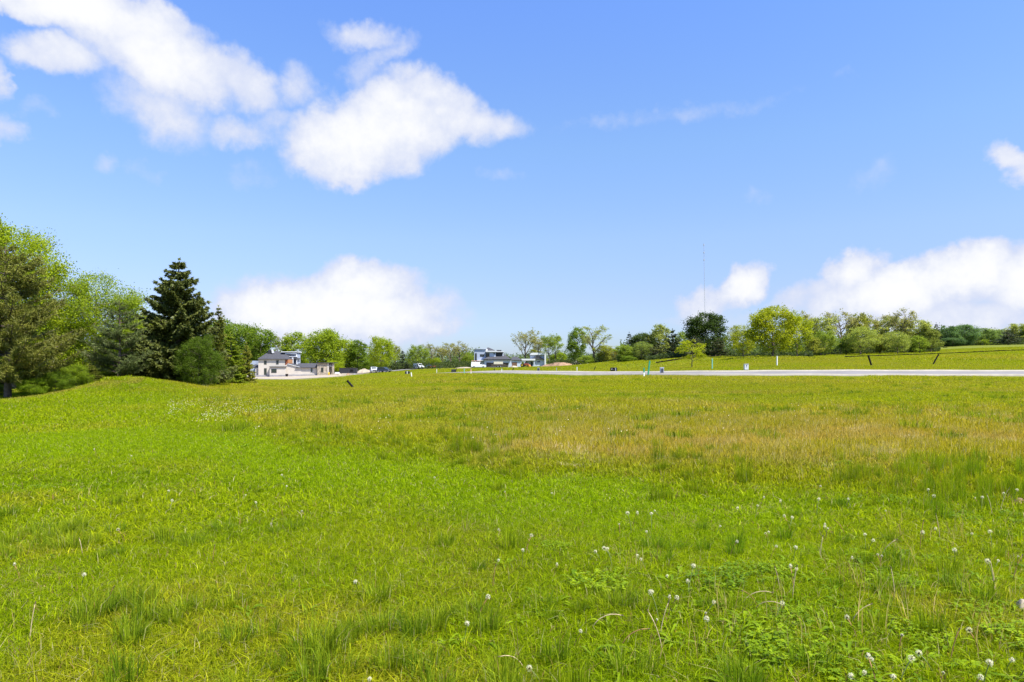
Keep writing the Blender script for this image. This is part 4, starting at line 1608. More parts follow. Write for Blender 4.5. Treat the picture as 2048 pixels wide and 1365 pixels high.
leaf_mass('undergrowth', [(480, 950, 292, 16, 14), (1095, 1240, 275, 15, 14), (1235, 1300, 196, 12, 8), (1290, 1480, 182, 15, 10),
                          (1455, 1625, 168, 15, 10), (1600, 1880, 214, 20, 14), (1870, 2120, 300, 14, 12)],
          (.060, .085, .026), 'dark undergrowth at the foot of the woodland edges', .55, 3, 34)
leaf_mass('distant_forest', [(420, 960, 520, 34, 40), (900, 1300, 560, 26, 40), (1240, 1500, 380, 44, 30), (1480, 1900, 330, 42, 30), (1850, 2300, 420, 34, 30)],
          (.120, .170, .055), 'far-off woods seen through the gaps between the nearer trees', 1.1, 4, 42)
leaf_mass('near_undergrowth', [(-120, 330, 58, 120, 4)], (.15, .215, .018), 'shaded leafy undergrowth deep behind the near trees', .24, 5, 60)

# ------------------------------------------------------------------ houses
class House:
    """builds parts from measured facade rows/columns at a true distance D, each part at its own depth d behind the front"""
    def __init__(s, name, px, D, label, cat='house', rz=0.0):
        s.D, s.X0 = D, at(px, D)
        s.Z0 = h1(s.X0, D)
        s.e = empty(name, (s.X0, D, s.Z0), rz, label, cat)

    def x(s, px, d=0.0):
        return (px - PX0) / F * (s.D + d) - s.X0

    def z(s, py, d=0.0):
        return EYE - (py - PY0) * (s.D + d) / F - s.Z0

    def box(s, name, mat, px0, px1, py0, py1, d0, d1, at_d=None, parent=None, bev=0.0):
        d = d0 if at_d is None else at_d
        z0 = s.z(py1, d) if py1 is not None else -1.2
        return MB().box(s.x(px0, d), s.x(px1, d), d0, d1, z0, s.z(py0, d), bev).build(name, M[mat], parent or s.e)

    def prism(s, name, mat, pts, d0, d1):
        return MB().prism([(s.x(a, d0), s.z(b, d0) if b is not None else -1.2) for a, b in pts], d0, d1).build(name, M[mat], s.e)

    def window(s, px0, px1, py0, py1, d, mull=0, cross=False, mat='dark_trim', name='window'):
        x0, x1, z0, z1 = s.x(px0, d), s.x(px1, d), s.z(py1, d), s.z(py0, d)
        t = .11
        f = MB()
        f.box(x0, x1, d - .07, d - .001, z0, z0 + t).box(x0, x1, d - .07, d - .001, z1 - t, z1)
        f.box(x0, x0 + t, d - .068, d - .001, z0 + t, z1 - t).box(x1 - t, x1, d - .068, d - .001, z0 + t, z1 - t)
        for k in range(mull):
            xm = x0 + (x1 - x0) * (k + 1) / (mull + 1)
            f.box(xm - .05, xm + .05, d - .066, d - .001, z0 + t, z1 - t)
        if cross:
            zm = z0 + (z1 - z0) * .55
            f.box(x0 + t, x1 - t, d - .064, d - .001, zm - .04, zm + .04)
        fr = f.build(name, M[mat], s.e)
        for k in range(mull + 1):
            a = x0 + (x1 - x0) * k / (mull + 1) + .06
            b = x0 + (x1 - x0) * (k + 1) / (mull + 1) - .06
            MB().box(a, b, d - .03, d - .002, z0 + t * .7, z1 - t * .7).build('pane', M['glass'], fr)
        return fr

    def hip(s, name, mat, px0, px1, py_e, d0, d1, rpx0, rpx1, py_r, th=.28, parent=None):
        """hip roof: eave rectangle and ridge line"""
        ze, dm = s.z(py_e, d0), (d0 + d1) / 2
        x0, x1 = s.x(px0, d0), s.x(px1, d0)
        r0, r1, zr = s.x(rpx0, dm), s.x(rpx1, dm), s.z(py_r, dm)
        vs = [(x0, d0, ze - th), (x1, d0, ze - th), (x1, d1, ze - th), (x0, d1, ze - th), (x0, d0, ze), (x1, d0, ze), (x1, d1, ze), (x0, d1, ze),
              (r0, dm, zr), (r1, dm, zr)]
        fs = [(3, 2, 1, 0), (0, 1, 5, 4), (1, 2, 6, 5), (2, 3, 7, 6), (3, 0, 4, 7), (4, 5, 9, 8), (5, 6, 9), (6, 7, 8, 9), (7, 4, 8)]
        return MB().add(vs, fs).build(name, M[mat], parent or s.e)

    def shed(s, name, mat, px0, px1, py_e, py_r, d0, dr, d1, at_d=None):
        """ridge parallel to the front, at depth dr"""
        ze, zr = s.z(py_e, d0), s.z(py_r, dr)
        poly = [(d0, ze - .22), (d0, ze), (dr, zr), (d1, ze), (d1, ze - .22), (dr, zr - .26)]
        return MB().prism(poly, s.x(px0, d0), s.x(px1, d0), 'x').build(name, M[mat], s.e)


h = House('white_house', 580, 232, 'white two-storey house under construction with grey hip roof and stone porch', rz=R(7))
h.box('wall', 'white_siding', 519, 570, 718, None, 0, 9)
h.box('wall', 'white_siding', 514, 518.9, 736, None, .9, 8)
h.box('wall', 'white_siding', 539.8, 570.3, 734.8, None, -1.2, -.003)
for p0, p1, d0 in ((513.6, 539.6, -.14), (539.4, 570.6, -1.34)):
    h.box('foundation', 'foundation', p0, p1, 750.3, None, d0, d0 + .135)
h.box('porch_roof', 'dark_trim', 538.6, 571.2, 733.4, 734.8, -1.55, -.004)
h.hip('roof', 'shingle', 517.3, 574, 718, -.55, 9.6, 540, 557, 705.8)
h.box('chimney', 'dark_trim', 540, 549, 700, 711, 3.4, 5.4, bev=.12)
h.prism('flue_cap', 'white_trim', [(547.5, 707), (551.5, 706), (549.4, 700.5), (546.8, 698.6), (546.2, 700)], 3.0, 3.38)
h.box('wall', 'grey_siding', 508, 518.6, 722, None, 6.2, 12)
h.hip('roof', 'shingle', 506.5, 519, 734.5, 1.2, 6.1, 515.5, 518.6, 729)
h.hip('roof', 'shingle', 556, 598, 717, 9.3, 19, 556, 566, 702.6)
h.box('wall', 'grey_siding', 571, 592, 717.6, None, 9.7, 18)
h.box('wall', 'grey_siding', 586, 601.6, 706.6, None, 13, 21)
h.box('flat_roof', 'white_trim', 571, 601, 703.6, 705.0, 11.5, 22)
h.box('flat_roof', 'dark_trim', 572, 600.6, 705.1, 706.5, 12.2, 21.8)
h.box('flat_roof', 'white_trim', 579, 600.6, 706.8, 708.8, 12.0, 12.8)
h.box('flat_roof', 'dark_trim', 581, 599.8, 708.9, 710, 12.1, 12.9)
h.box('canopy', 'white_trim', 585.4, 598.5, 713.2, 714.4, 9.2, 12.7)
h.box('canopy', 'dark_trim', 586.5, 597.8, 714.5, 715.4, 9.4, 12.6)
h.box('post', 'white_trim', 590.2, 593.2, 715.6, None, 9.2, 9.6)
h.box('post', 'white_trim', 600.9, 602.3, 709.5, None, 12.2, 12.7)
h.window(594, 596.6, 719, 729, 12.98)
h.window(597.4, 600, 719, 729, 12.98)
h.box('wall', 'wood', 570.2, 575.6, 718.8, 731.5, .5, 6)
h.box('wall', 'tan_board', 575.8, 580.4, 719.4, 728.5, 1.2, 6)
h.prism('wall', 'white_siding', [(570.4, None), (570.4, 731.6), (576, 728.4), (602, 735.8), (602, None)], .3, 8)
h.prism('bargeboard', 'white_trim', [(575.4, 727.5), (575.4, 728.7), (602.6, 736.2), (602.6, 735.2)], -.05, .28)
h.prism('roof', 'shingle', [(576, 726.9), (576, 727.4), (602.8, 735), (602.8, 734.4)], -.06, 8.3)
h.box('wall', 'white_siding', 602.1, 632.5, 735.2, None, .4, 8)
h.box('foundation', 'foundation', 570.8, 632.3, 749.6, None, .02, .26)
h.shed('roof', 'shingle', 591, 632.2, 735, 727, -.2, 5, 9.2)
h.prism('gable_end', 'dark_trim', [(628.6, 734.6), (632.3, 727.6), (632.3, 734.6)], -.24, -.21)
for a in ((530, 535, 721.8, 729.3, -.002, 0, False), (553.4, 558, 721.2, 729, -.002, 0, False), (530, 535, 737, 750, -.002, 0, True),
          (543, 553.2, 738.2, 746, -1.202, 2, False)):
    h.window(*a)
h.window(620, 624.8, 736.2, 745.4, .398, 0, True, 'grey_metal')
h.box('stone_tower', 'stone', 632.6, 652.2, 727, None, -.7, 7)
h.box('flat_roof', 'dark_trim', 631, 666.2, 725.4, 726.9, -1.2, 8)
h.window(640, 644.6, 735.6, 744.8, -.702, 0, True)
h.box('column', 'white_siding', 652.3, 655, 727, None, -.75, -.05)  # sunlit strip at the tower's right side: sunlight put into the white colour
h.box('column', 'stone', 661.6, 665, 727, None, -.72, .2)
h.box('wall', 'stone', 652.3, 664.6, 727, None, 3.2, 7)
h.prism('canopy', 'white_trim', [(654.6, 734.2), (655, 731.6), (659, 730), (663, 733.2), (663, 734.2)], .4, 2.8)
h.box('door', 'wood', 655.6, 658.6, 737.5, None, 3.1, 3.198)

# the grey house further off
g2 = House('grey_house', 1010, 296, 'pale grey modern house with flat-roofed tower and dark hipped garage roof')
g2.box('wall', 'grey_siding', 948.4, 971, 698.8, None, 3, 16)
g2.box('flat_roof', 'pale_siding', 947.8, 972, 697.8, 698.7, 2.5, 16.5)
g2.box('wall', 'pale_siding', 971.1, 978.8, 704, None, 3.6, 14)
g2.box('wall', 'pale_siding', 978.9, 991.6, 704.4, None, 2.2, 12)
g2.hip('roof', 'shingle', 970, 990, 701, 5, 14, 975, 977, 695.4)
g2.box('clerestory', 'white_trim', 972, 975, 698, 704, 4.2, 4.9)
g2.box('flat_roof', 'white_trim', 971.4, 992.6, 701.8, 704.2, 1.2, 14)
g2.box('wall', 'dark_trim', 991.7, 1005, 704.8, None, 3.4, 12)
g2.box('flat_roof', 'white_trim', 991, 1007.6, 703, 704.6, 1.6, 13)
g2.box('wall', 'pale_siding', 1005.1, 1007, 704.8, None, 3.0, 12)
g2.box('flat_roof', 'shingle', 993, 1002.5, 700.4, 702.9, 5, 12)
g2.window(949.9, 953.6, 707, 724.5, 2.998)
g2.window(960, 968.6, 709, 714, 2.998, 2)
g2.window(971.3, 978.6, 707, 714.6, 3.598)
g2.window(987, 989.8, 706, 708.8, 2.198)
g2.hip('roof', 'shingle', 966.5, 1022.6, 718.6, -.8, 13, 990, 1006, 707.4)
g2.box('fascia', 'dark_trim', 966.3, 1022.8, 718.9, 720, -.95, -.81)
g2.box('wall', 'pale_siding', 968.6, 972.6, 720.1, None, 0, 12)
g2.box('wall', 'pale_siding', 972.7, 1017.2, 720.1, 725.6, 0, 12)
g2.box('wall', 'pale_siding', 1017.3, 1022.4, 720.1, None, 0, 12)
for a, b in ((973, 987.2), (987.7, 1002), (1002.5, 1016.9)):
    dd = g2.box('garage_door', 'brown_metal', a, b, 725.8, None, .4, .5)
    for k in range(4):
        z1 = g2.z(726.2, .4) - k * .5
        MB().box(g2.x(a, .4) + .08, g2.x(b, .4) - .08, .36, .398, z1 - .44, z1).build('panel', M['brown_metal'], dd)
g2.box('wall', 'grey_siding', 956, 968.5, 722, None, 1.6, 3)
g2.box('flat_roof', 'white_trim', 955, 968.5, 720.6, 721.9, .2, 3)
g2.hip('roof', 'shingle', 1021, 1044, 720.2, .4, 11, 1025, 1034, 713.8)
g2.prism('wall', 'pale_siding', [(1022.6, None), (1022.6, 720.6), (1038, 719.6), (1042.8, 723), (1042.8, None)], .9, 10)
gd = g2.box('garage_door', 'rust_metal', 1024, 1034, 725, None, .8, .898)
g2.box('porch_roof', 'white_trim', 1042.9, 1070.6, 718, 721.4, 1.5, 8)
for p in (1048, 1067.5):
    g2.box('post', 'pale_siding', p, p + 2, 721.4, None, 1.8, 2.5)
g2.box('wall', 'grey_siding', 1054, 1062, 721.5, None, 4, 8)
g2.box('door', 'dark_trim', 1061.5, 1065.4, 723.6, None, 3.9, 3.998)
g2.box('wall', 'pale_siding', 1061, 1089, 711, None, 4.1, 13)
g2.prism('gable', 'shingle', [(1064, 718), (1076, 710.6), (1088.6, 719), (1088.6, 720), (1064, 719)], 3.2, 4.08)
g2.prism('flat_roof', 'white_trim', [(1059.6, 710.4), (1063, 706), (1092.6, 705.6), (1092.6, 707.2), (1088, 710.4)], 3, 14)
g2.box('wall', 'white_trim', 1089.1, 1092, 707.4, None, 2.6, 13)  # right end wall in the sun, its brightness put into a whiter material
g2.window(1074.6, 1080.4, 722.8, 725, 4.098, 1)


def solve_D(px, py, lo=28.0, hi=420.0):
    """distance at which the ground in column px is seen at row py"""
    Ds = np.exp(np.linspace(math.log(lo), math.log(hi), 500))
    row = PY0 + F * (EYE - H(at(px, Ds), Ds)) / Ds
    k = np.argmax(row <= py)
    return float(Ds[k]) if row[k] <= py else hi


# ------------------------------------------------------------------ vehicles
def wheels(e, xs, half, r):
    for x in xs:
        for s in (-1, 1):
            w = MB().disc((x, s * (half - .10), r), r, .22, 'y', 16).build('wheel', M['tyre'], e)
            MB().disc((x, s * (half + .015), r), r * .55, .03, 'y', 12).build('rim', M['chrome'], w)


def vehicle(name, kind, px, D, yaw, paint, label, cat, py=None):
    x = at(px, D)
    e = empty(name, (x, D, h1(x, D) + .10), R(yaw), label, cat)
    W2 = .98
    if kind == 'pickup':
        body = [(-2.85, .45), (2.75, .45), (2.85, .75), (2.80, 1.12), (1.25, 1.22), (-.95, 1.22), (-.95, 1.28), (-2.85, 1.28)]
        cab = [(-.95, 1.22), (1.22, 1.22), (.45, 1.92), (-.80, 1.94)]
        ax = (1.85, -1.75)
    elif kind == 'suv':
        body = [(-2.35, .42), (2.35, .42), (2.42, .72), (2.32, 1.02), (1.15, 1.14), (-2.38, 1.16)]
        cab = [(-2.30, 1.16), (1.12, 1.14), (.35, 1.74), (-1.95, 1.76)]
        ax = (1.5, -1.45)
    elif kind == 'van':
        body = [(-2.9, .42), (2.8, .42), (2.9, .80), (2.70, 1.15), (1.75, 1.30), (-2.9, 1.30)]
        cab = [(-2.88, 1.30), (1.75, 1.30), (.95, 2.25), (-2.80, 2.30)]
        ax = (1.9, -1.8)
        W2 = 1.02
    MB().prism(body, -W2, W2).build('body', M[paint], e)
    c = MB().prism(cab, -W2 + .10, W2 - .10).build('cab', M[paint], e)
    (bx0, bz0), (fx0, fz0), (fx1, fz1), (bx1, bz1) = cab
    # screens and side glass, set just proud of the cab
    dx, dz = fx1 - fx0, fz1 - fz0
    ln = math.hypot(dx, dz)
    nx, nz = dz / ln * .02, -dx / ln * .02
    p = lambda t: (fx0 + dx * t + nx, fz0 + dz * t + nz)
    a, b = p(.12), p(.9)
    MB().prism([a, b, (b[0] - nx * .9, b[1] - nz * .9), (a[0] - nx * .9, a[1] - nz * .9)], -W2 + .22, W2 - .22).build('windscreen', M['glass'], e)
    zb, zt = fz0 + .08, min(fz1, bz1) - .10
    tf = lambda z: fx0 + dx * (z - fz0) / dz
    xl = bx1 + .12 if kind != 'van' else .55
    xm = (tf(zb) + xl) / 2
    for s in (-1, 1):
        y0 = s * (W2 - .10)
        ya, yb = sorted((y0 + s * .003, y0 + s * .02))
        MB().prism([(xm + .05, zb), (tf(zb) - .14, zb), (tf(zt) - .14, zt), (xm + .05, zt)], ya, yb).build('window', M['glass'], e)
        MB().prism([(xl, zb), (xm - .05, zb), (xm - .05, zt), (xl + .04, zt)], ya, yb).build('window', M['glass'], e)
        MB().box(body[2][0] - .10, body[2][0] + .025, s * .78 - .14, s * .78 + .14, .80, .98).build('headlight', M['chrome'], e)
        MB().box(fx0 - .35, fx0 - .18, min(s * W2, s * (W2 + .2)), max(s * W2, s * (W2 + .2)), fz0 - .02, fz0 + .18).build('mirror', M['dark_trim'], e)
    MB().box(body[2][0] - .02, body[2][0] + .05, -.60, .60, .70, 1.0).build('grille', M['dark_trim'], e)
    MB().box(body[1][0] - .05, body[1][0] + .14, -.92, .92, .46, .64, .04).build('bumper', M['chrome'], e)
    wheels(e, ax, W2, .38)
    return e


VG = 'vehicles parked by the houses'
vehicle('pickup_truck', 'pickup', 747, 231, -72, 'white_paint', 'white pickup truck facing the field in front of the trees', 'truck')['group'] = VG
vehicle('car', 'suv', 768.5, 226, -28, 'navy_paint', 'dark blue car parked just right of the white pickup', 'car')['group'] = VG
vehicle('van', 'van', 837, 282, -52, 'white_paint', 'white van parked on the far lane under the rounded tree', 'van')['group'] = VG
vehicle('car', 'suv', 861, 292, 8, 'blue_paint', 'blue car next to the white van on the far lane', 'car')['group'] = VG
# silver trailer between pickup and car
x = at(756, 236)
e = empty('trailer', (x, 236, h1(x, 236) + .1), R(-15), 'small grey box trailer standing behind the white pickup', 'trailer', VG)
MB().box(-1.3, 1.3, -.9, .9, .55, 1.75, .06).build('box_body', M['silver_paint'], e)
MB().box(-1.32, 1.32, -.92, .92, .42, .545).build('frame', M['dark_trim'], e)
MB().prism([(1.32, .46), (2.4, .46), (2.4, .54), (1.32, .54)], -.05, .05).build('drawbar', M['dark_trim'], e)
wheels(e, (-.1,), 1.05, .33)
# red skip truck load beside the blue car
x = at(864.5, 290)
e = empty('trailer', (x, 290, h1(x, 290) + .1), R(10), 'low red trailer in front of the blue car', 'trailer', VG)
MB().box(-1.6, 1.6, -.9, .9, .45, .75, .04).build('deck', M['red_paint'], e)
for s in (-1, 1):
    MB().box(-1.6, 1.6, min(s * .88, s * .93), max(s * .88, s * .93), .752, 1.05).build('side_rail', M['red_paint'], e)
wheels(e, (-.4, .4), 1.02, .30)

# work truck with rack, trailer with boards and the red loader in front of the grey house
e = vehicle('work_truck', 'van', 957, 268, 4, 'white_paint', 'white work truck with a red striped rack left of the grey garage', 'truck')
e['group'] = VG
rk = MB()
for x0 in (-2.6, -1.2, .4):
    rk.box(x0, x0 + .08, -.92, .92, 2.31, 2.62)
rk.build('rack', M['white_paint'], e)
MB().box(-2.8, .9, -.6, .1, 2.63, 2.78).build('ladder', M['pink_paint'], e)
D = 262
x = at(998, D)
e = empty('flatbed_trailer', (x, D, h1(x, D) + .1), R(6), 'brown flatbed trailer parked before the wide garage doors', 'trailer', VG)
MB().box(-2.9, 2.9, -1.1, 1.1, .62, .95, .04).build('deck', M['brown_metal'], e)
for s in (-1, 1):
    MB().box(-2.9, 2.4, min(s * 1.05, s * 1.10), max(s * 1.05, s * 1.10), .952, 1.30).build('side_rail', M['brown_metal'], e)
MB().prism([(2.9, .62), (3.9, .55), (3.9, .65), (2.9, .8)], -.08, .08).build('drawbar', M['brown_metal'], e)
MB().box(3.5, 3.62, -.05, .05, -.1, .9).build('jack', M['white_paint'], e)
wheels(e, (-.5, .5), 1.2, .38)
e2 = empty('board_bundle', (x - .3, D + .03, h1(x, D) + 1.05), R(6), 'cream coloured stack of boards lying on the brown flatbed trailer', 'lumber', None)
for k in range(7):
    MB().box(-1.75, 1.75, -.85, .85, k * .19 + .004, k * .19 + .17).build('board', M['cream_paint'], e2)
D = 272
x = at(1049.5, D)
e = empty('tractor', (x, D, h1(x, D) + .05), R(-20), 'red and orange tractor loader standing by the garden porch', 'tractor', VG)
MB().prism([(-.6, .7), (1.5, .7), (1.6, .95), (1.5, 1.35), (.1, 1.5), (-.6, 1.2)], -.45, .45).build('hood', M['red_paint'], e)
MB().box(-1.1, .2, -.7, .7, 2.25, 2.35).build('cab_roof', M['white_paint'], e)
for a in (-1.05, .12):
    for s in (-1, 1):
        MB().box(a, a + .07, s * .66 - .035, s * .66 + .035, 1.1, 2.25).build('cab_post', M['dark_trim'], e)
MB().prism([(1.7, .25), (2.35, .2), (2.35, .32), (2.0, .95), (1.7, .95)], -.85, .85).build('bucket', M['orange_paint'], e)
for s in (-1, 1):
    MB().prism([(-.2, 1.35), (1.8, .75), (1.8, .62), (-.2, 1.2)], s * .6 - .06, s * .6 + .06).build('loader_arm', M['orange_paint'], e)
for x0, r in ((-.8, .72), (1.15, .42)):
    for s in (-1, 1):
        w = MB().disc((x0, s * .78, r), r, .34, 'y', 18).build('wheel', M['tyre'], e)
        MB().disc((x0, s * .97, r), r * .5, .04, 'y', 12).build('rim', M['yellow_paint'], w)

# ------------------------------------------------------------------ building-site bits by the white house
D = 238
x = at(697, D)
e = empty('dumpster', (x, D, h1(x, D) + .06), R(4), 'long dark steel dumpster on the gravel right of the stone porch', 'dumpster')
b = MB()
L2, W2, HH = 2.95, 1.2, 1.95
b.prism([(-L2, .18), (L2 - .3, .18), (L2, .5), (L2, HH), (-L2, HH)], -W2, -W2 + .06)
b.prism([(-L2, .18), (L2 - .3, .18), (L2, .5), (L2, HH), (-L2, HH)], W2 - .06, W2)
b.box(-L2, L2, -W2 + .061, W2 - .061, .18, .24).box(-L2, -L2 + .06, -W2 + .061, W2 - .061, .24, HH).box(L2 - .06, L2, -W2 + .061, W2 - .061, .5, HH)
b.build('body', M['dark_trim'], e)
for k in range(9):
    MB().box(-L2 + .25 + k * .66, -L2 + .37 + k * .66, -W2 - .07, -W2 - .002, .3, HH - .12).build('rib', M['dark_trim'], e)
MB().box(-L2 - .02, L2 + .02, -W2 - .075, -W2 + .062, HH + .002, HH + .10).build('rim', M['brown_metal'], e)
MB().box(.75, 1.75, -W2 - .085, -W2 - .072, .75, 1.5).build('plate', M['black_plastic'], e)
for s in (-1, 1):
    MB().disc((s * 2.2, -W2 + .1, .1), .1, .2, 'y', 10).build('roller', M['brown_metal'], e)

x, y = at(573.5, 227), 227
e = empty('wheelie_bin', (x, y, h1(x, y) + .05), R(5), 'small black bin against the wall of the white house', 'bin')
MB().prism([(-.30, .05), (.30, .05), (.38, .80), (-.38, .80)], -.36, .36).build('body', M['black_plastic'], e)
MB().box(-.40, .40, -.39, .39, .802, .87, .02).build('lid', M['black_plastic'], e)
x, y = at(657.4, 229), 229
e = empty('barrel', (x, y, h1(x, y) + .05), 0, 'yellow plastic barrel between the stone porch columns', 'barrel')
MB().tube([(0, 0, 0), (0, 0, .12), (0, 0, .45), (0, 0, .75), (0, 0, .88)], [.27, .30, .32, .30, .27], 14).build('body', M['yellow_paint'], e, smooth=True)
MB().tube([(0, 0, .881), (0, 0, .93)], [.25, .25], 14).build('lid', M['yellow_paint'], e)
x, y = at(674.5, 231), 231
e = empty('pallet', (x, y, h1(x, y) + .05), R(8), 'white wrapped pallet left of the dark dumpster', 'pallet')
MB().box(-.75, .75, -.55, .55, .135, .80, .05).build('wrapped_load', M['white_trim'], e)
for k in range(5):
    MB().box(-.75 + k * .34, -.61 + k * .34, -.55, .55, .10, .13).build('slat', M['straw'], e)
for k in range(3):
    MB().box(-.75, .75, -.5 + k * .45, -.4 + k * .45, 0, .098).build('runner', M['straw'], e)


def mound(name, px, D, wpx, hm, mat, label, cat, seed, deep=None):
    """heap of loose earth or stone: an uneven dome with ridges"""
    rng = np.random.RandomState(seed)
    x0 = at(px, D)
    rx = wpx / F * D / 2
    ry = deep or rx * .7
    n, m = 26, 8
    V, Fc = [(0, 0, hm * 1.0)], []
    for j in range(1, m + 1):
        for i in range(n):
            a = 2 * PI * i / n
            t = j / m
            w = 1 + .22 * math.sin(a * 3 + seed) + .12 * math.sin(a * 7 + 2 * seed)
            xx, yy = math.cos(a) * rx * t * w, math.sin(a) * ry * t * w
            zz = hm * (1 - t ** 1.5) * (1 + .5 * (vnoise(np.array([xx * .9 + seed]), np.array([yy * .9]))[0] - .5)) + rng.normal() * .02 * min(1, hm)
            if j == m:
                zz = -min(.35, hm)
            V.append((xx, yy, zz + (h1(x0 + xx, D + yy) - h1(x0, D))))
    for i in range(n):
        Fc.append((0, 1 + i, 1 + (i + 1) % n))
    for j in range(m - 1):
        for i in range(n):
            a, b_ = 1 + j * n + i, 1 + j * n + (i + 1) % n
            Fc.append((a, a + n, b_ + n, b_))
    o = MB().add(V, Fc).build(name, M[mat], None, (x0, D, h1(x0, D)), True)
    return tag(o, label, cat)


mound('earth_mound', 728, 252, 34, 1.3, 'gravel', 'tan earth mound just right of the dark dumpster', 'mound', 3)
mound('stone_heap', 678, 218, 9, .45, 'gravel', 'pale stone heap in front of the wrapped pallet', 'heap', 5)
mound('stone_heap', 696, 214, 9, .5, 'soil', 'brown stone heap in front of the dumpster', 'heap', 8)
mound('stone_heap', 709, 212, 6, .45, 'foundation', 'small grey stone heap at the right end of the dumpster', 'heap', 9)
mound('earth_mound', 1118, 262, 66, 1.5, 'soil', 'long reddish brown earth mound right of the grey house', 'mound', 12, 4.0)
mound('earth_mound', 1155, 282, 40, 1.9, 'concrete', 'pale sand mound behind the reddish brown one', 'mound', 14, 4.0)
mound('stone_heap', 930, 276, 34, .45, 'gravel', 'pale stone heap left of the white work truck', 'heap', 17, 2.5)
mound('stone_heap', 1027, 262, 16, .8, 'gravel', 'tan stone heap before the small brown garage door', 'heap', 19, 1.6)

# ------------------------------------------------------------------ boxes, stakes and pipes out on the lots
def spot(px, py):
    D = solve_D(px, py)
    x = at(px, D)
    return x, D, h1(x, D), D / F      # metres per photo pixel


def pipe(px_b, py_b, px_t, py_t, label, r=None, toward=0.0):
    x, D, z, m = spot(px_b, py_b)
    e = empty('drain_pipe', (x, D, z), 0, label, 'pipe', 'black drain pipes sticking out of the ground')
    top = Vector(((px_t - px_b) * m, toward, (py_b - py_t) * m))
    rr = r or .085
    n = 26
    pts = [top * (-.12 + 1.12 * i / n) for i in range(n + 1)]
    rad = [rr * (1.0 if i % 2 else .86) for i in range(n + 1)]
    MB().tube(pts, rad, 12).build('tube', M['black_plastic'], e, smooth=True)
    u = top.normalized()
    MB().tube([top * 1.0 - u * .01, top + u * .03], [rr * 1.1, rr * 1.1], 12).build('rim', M['fabric_black'], e)


pipe(707, 776.5, 695, 762.5, 'black pipe leaning over left alone in the open field', .085)
pipe(1743, 732, 1736.5, 711.5, 'black pipe leaning left on the slope behind the road', .125)
pipe(1866, 729.5, 1877, 709.8, 'black pipe leaning right near the bare earth strip', .10)
pipe(1187.5, 741.5, 1191, 734, 'thin black pipe leaning right left of the black transformer box', .07)
pipe(1024, 743, 1027.5, 736, 'short black pipe before the small garage door of the grey house', .06)
pipe(990, 743.5, 988.5, 738, 'short black pipe before the wide garage of the grey house', .06)
pipe(911, 745.5, 913, 737, 'thin black pipe leaning against a dark green utility box', .06)


def stake(px, py, top, w, mats, label, cat='stake', lean=0.0, flag=None, name='marker_stake', square=True):
    """mats: [(material, fraction of height)] from the ground up"""
    x, D, z, m = spot(px, py)
    e = empty(name, (x, D, z), R(12), label, cat, 'marker stakes and posts beside the road')
    hgt = (py - top) * m
    e.rotation_euler = (0, math.atan2(lean * m, hgt), R(6))
    z0 = -.15
    for k, (mt, fr) in enumerate(mats):
        z1 = hgt * fr
        b = MB()
        if square:
            b.box(-w / 2, w / 2, -w / 3, w / 3, z0, z1 - .003, min(.012, w / 6))
        else:
            b.tube([(0, 0, z0), (0, 0, z1 - .003)], w / 2, 12)
        b.build('shaft' if k == 0 else 'painted_end', M[mt], e)
        z0 = z1
    if square:
        MB().prism([(-w / 2, hgt), (w / 2, hgt), (0, hgt + w * .6)], -w / 3, w / 3).build('point', M[mats[-1][0]], e)
    else:
        MB().tube([(0, 0, hgt), (0, 0, hgt + .05)], [w * .58, w * .5], 12).build('cap', M[mats[-1][0]], e)
    return e


stake(1554, 732.5, 713.5, .17, [('white_plastic', 1.0)], 'thick white capped post in front of the large dome tree', 'post', square=False, name='white_post')
stake(1296, 752, 723, .16, [('green_paint', 1.0)], 'tall green post leaning slightly right at the road edge', 'post', lean=3.5, name='green_post')
stake(1288, 754.5, 737, .13, [('white_plastic', .5), ('green_paint', 1.0)], 'short stake, white below and green above, beside the tall green post')
stake(1424.5, 739.5, 718.5, .12, [('teal_paint', 1.0)], 'pale teal stake alone on the slope right of the little yellow tree')
stake(823.5, 754.8, 746, .11, [('white_plastic', 1.0)], 'white stake right of the pair of dark utility boxes', lean=-1.2)
stake(873.5, 748, 739, .09, [('white_plastic', 1.0)], 'faint white stake left of the dark box with the leaning pipe')
stake(942, 748.5, 739.5, .10, [('white_plastic', .5), ('pink_paint', 1.0)], 'white stake with pink top near the end of the road')
stake(928.5, 748.5, 738.5, .10, [('teal_paint', 1.0)], 'pale teal stake left of the pink-topped one')
stake(1154, 743.5, 735, .09, [('white_plastic', 1.0)], 'white stake below the brown earth mound')
stake(1113, 743.5, 736.5, .09, [('grey_metal', 1.0)], 'thin grey stake below the right end of the grey house')
stake(1003.5, 745, 738.5, .07, [('white_plastic', 1.0)], 'thin white stake below the flatbed trailer')


def utility_box(px0, px1, py, top, mat, label, name='utility_box', cat='utility box', extra=None, depth=.8):
    c = (px0 + px1) / 2
    x, D, z, m = spot(c, py)
    w, hh = (px1 - px0) * m, (py - top) * m
    e = empty(name, (x, D, z), R(-6), label, cat)
    MB().box(-w / 2 - .08, w / 2 + .08, -.08, depth + .08, -.25, .06).build('base_pad', M['concrete'], e)
    MB().prism([(0, .062), (depth, .062), (depth, hh * .96), (depth * .15, hh), (0, hh * .9)], -w / 2, w / 2, 'x').build('cabinet', M[mat], e)
    MB().box(-w / 2 + .05, -.012, -.03, -.002, .14, hh * .84).build('door', M[mat], e)
    MB().box(.012, w / 2 - .05, -.03, -.002, .14, hh * .84).build('door', M[mat], e)
    MB().box(-.05, -.02, -.06, -.031, hh * .4, hh * .55).build('handle', M['grey_metal'], e)
    return e, w, hh


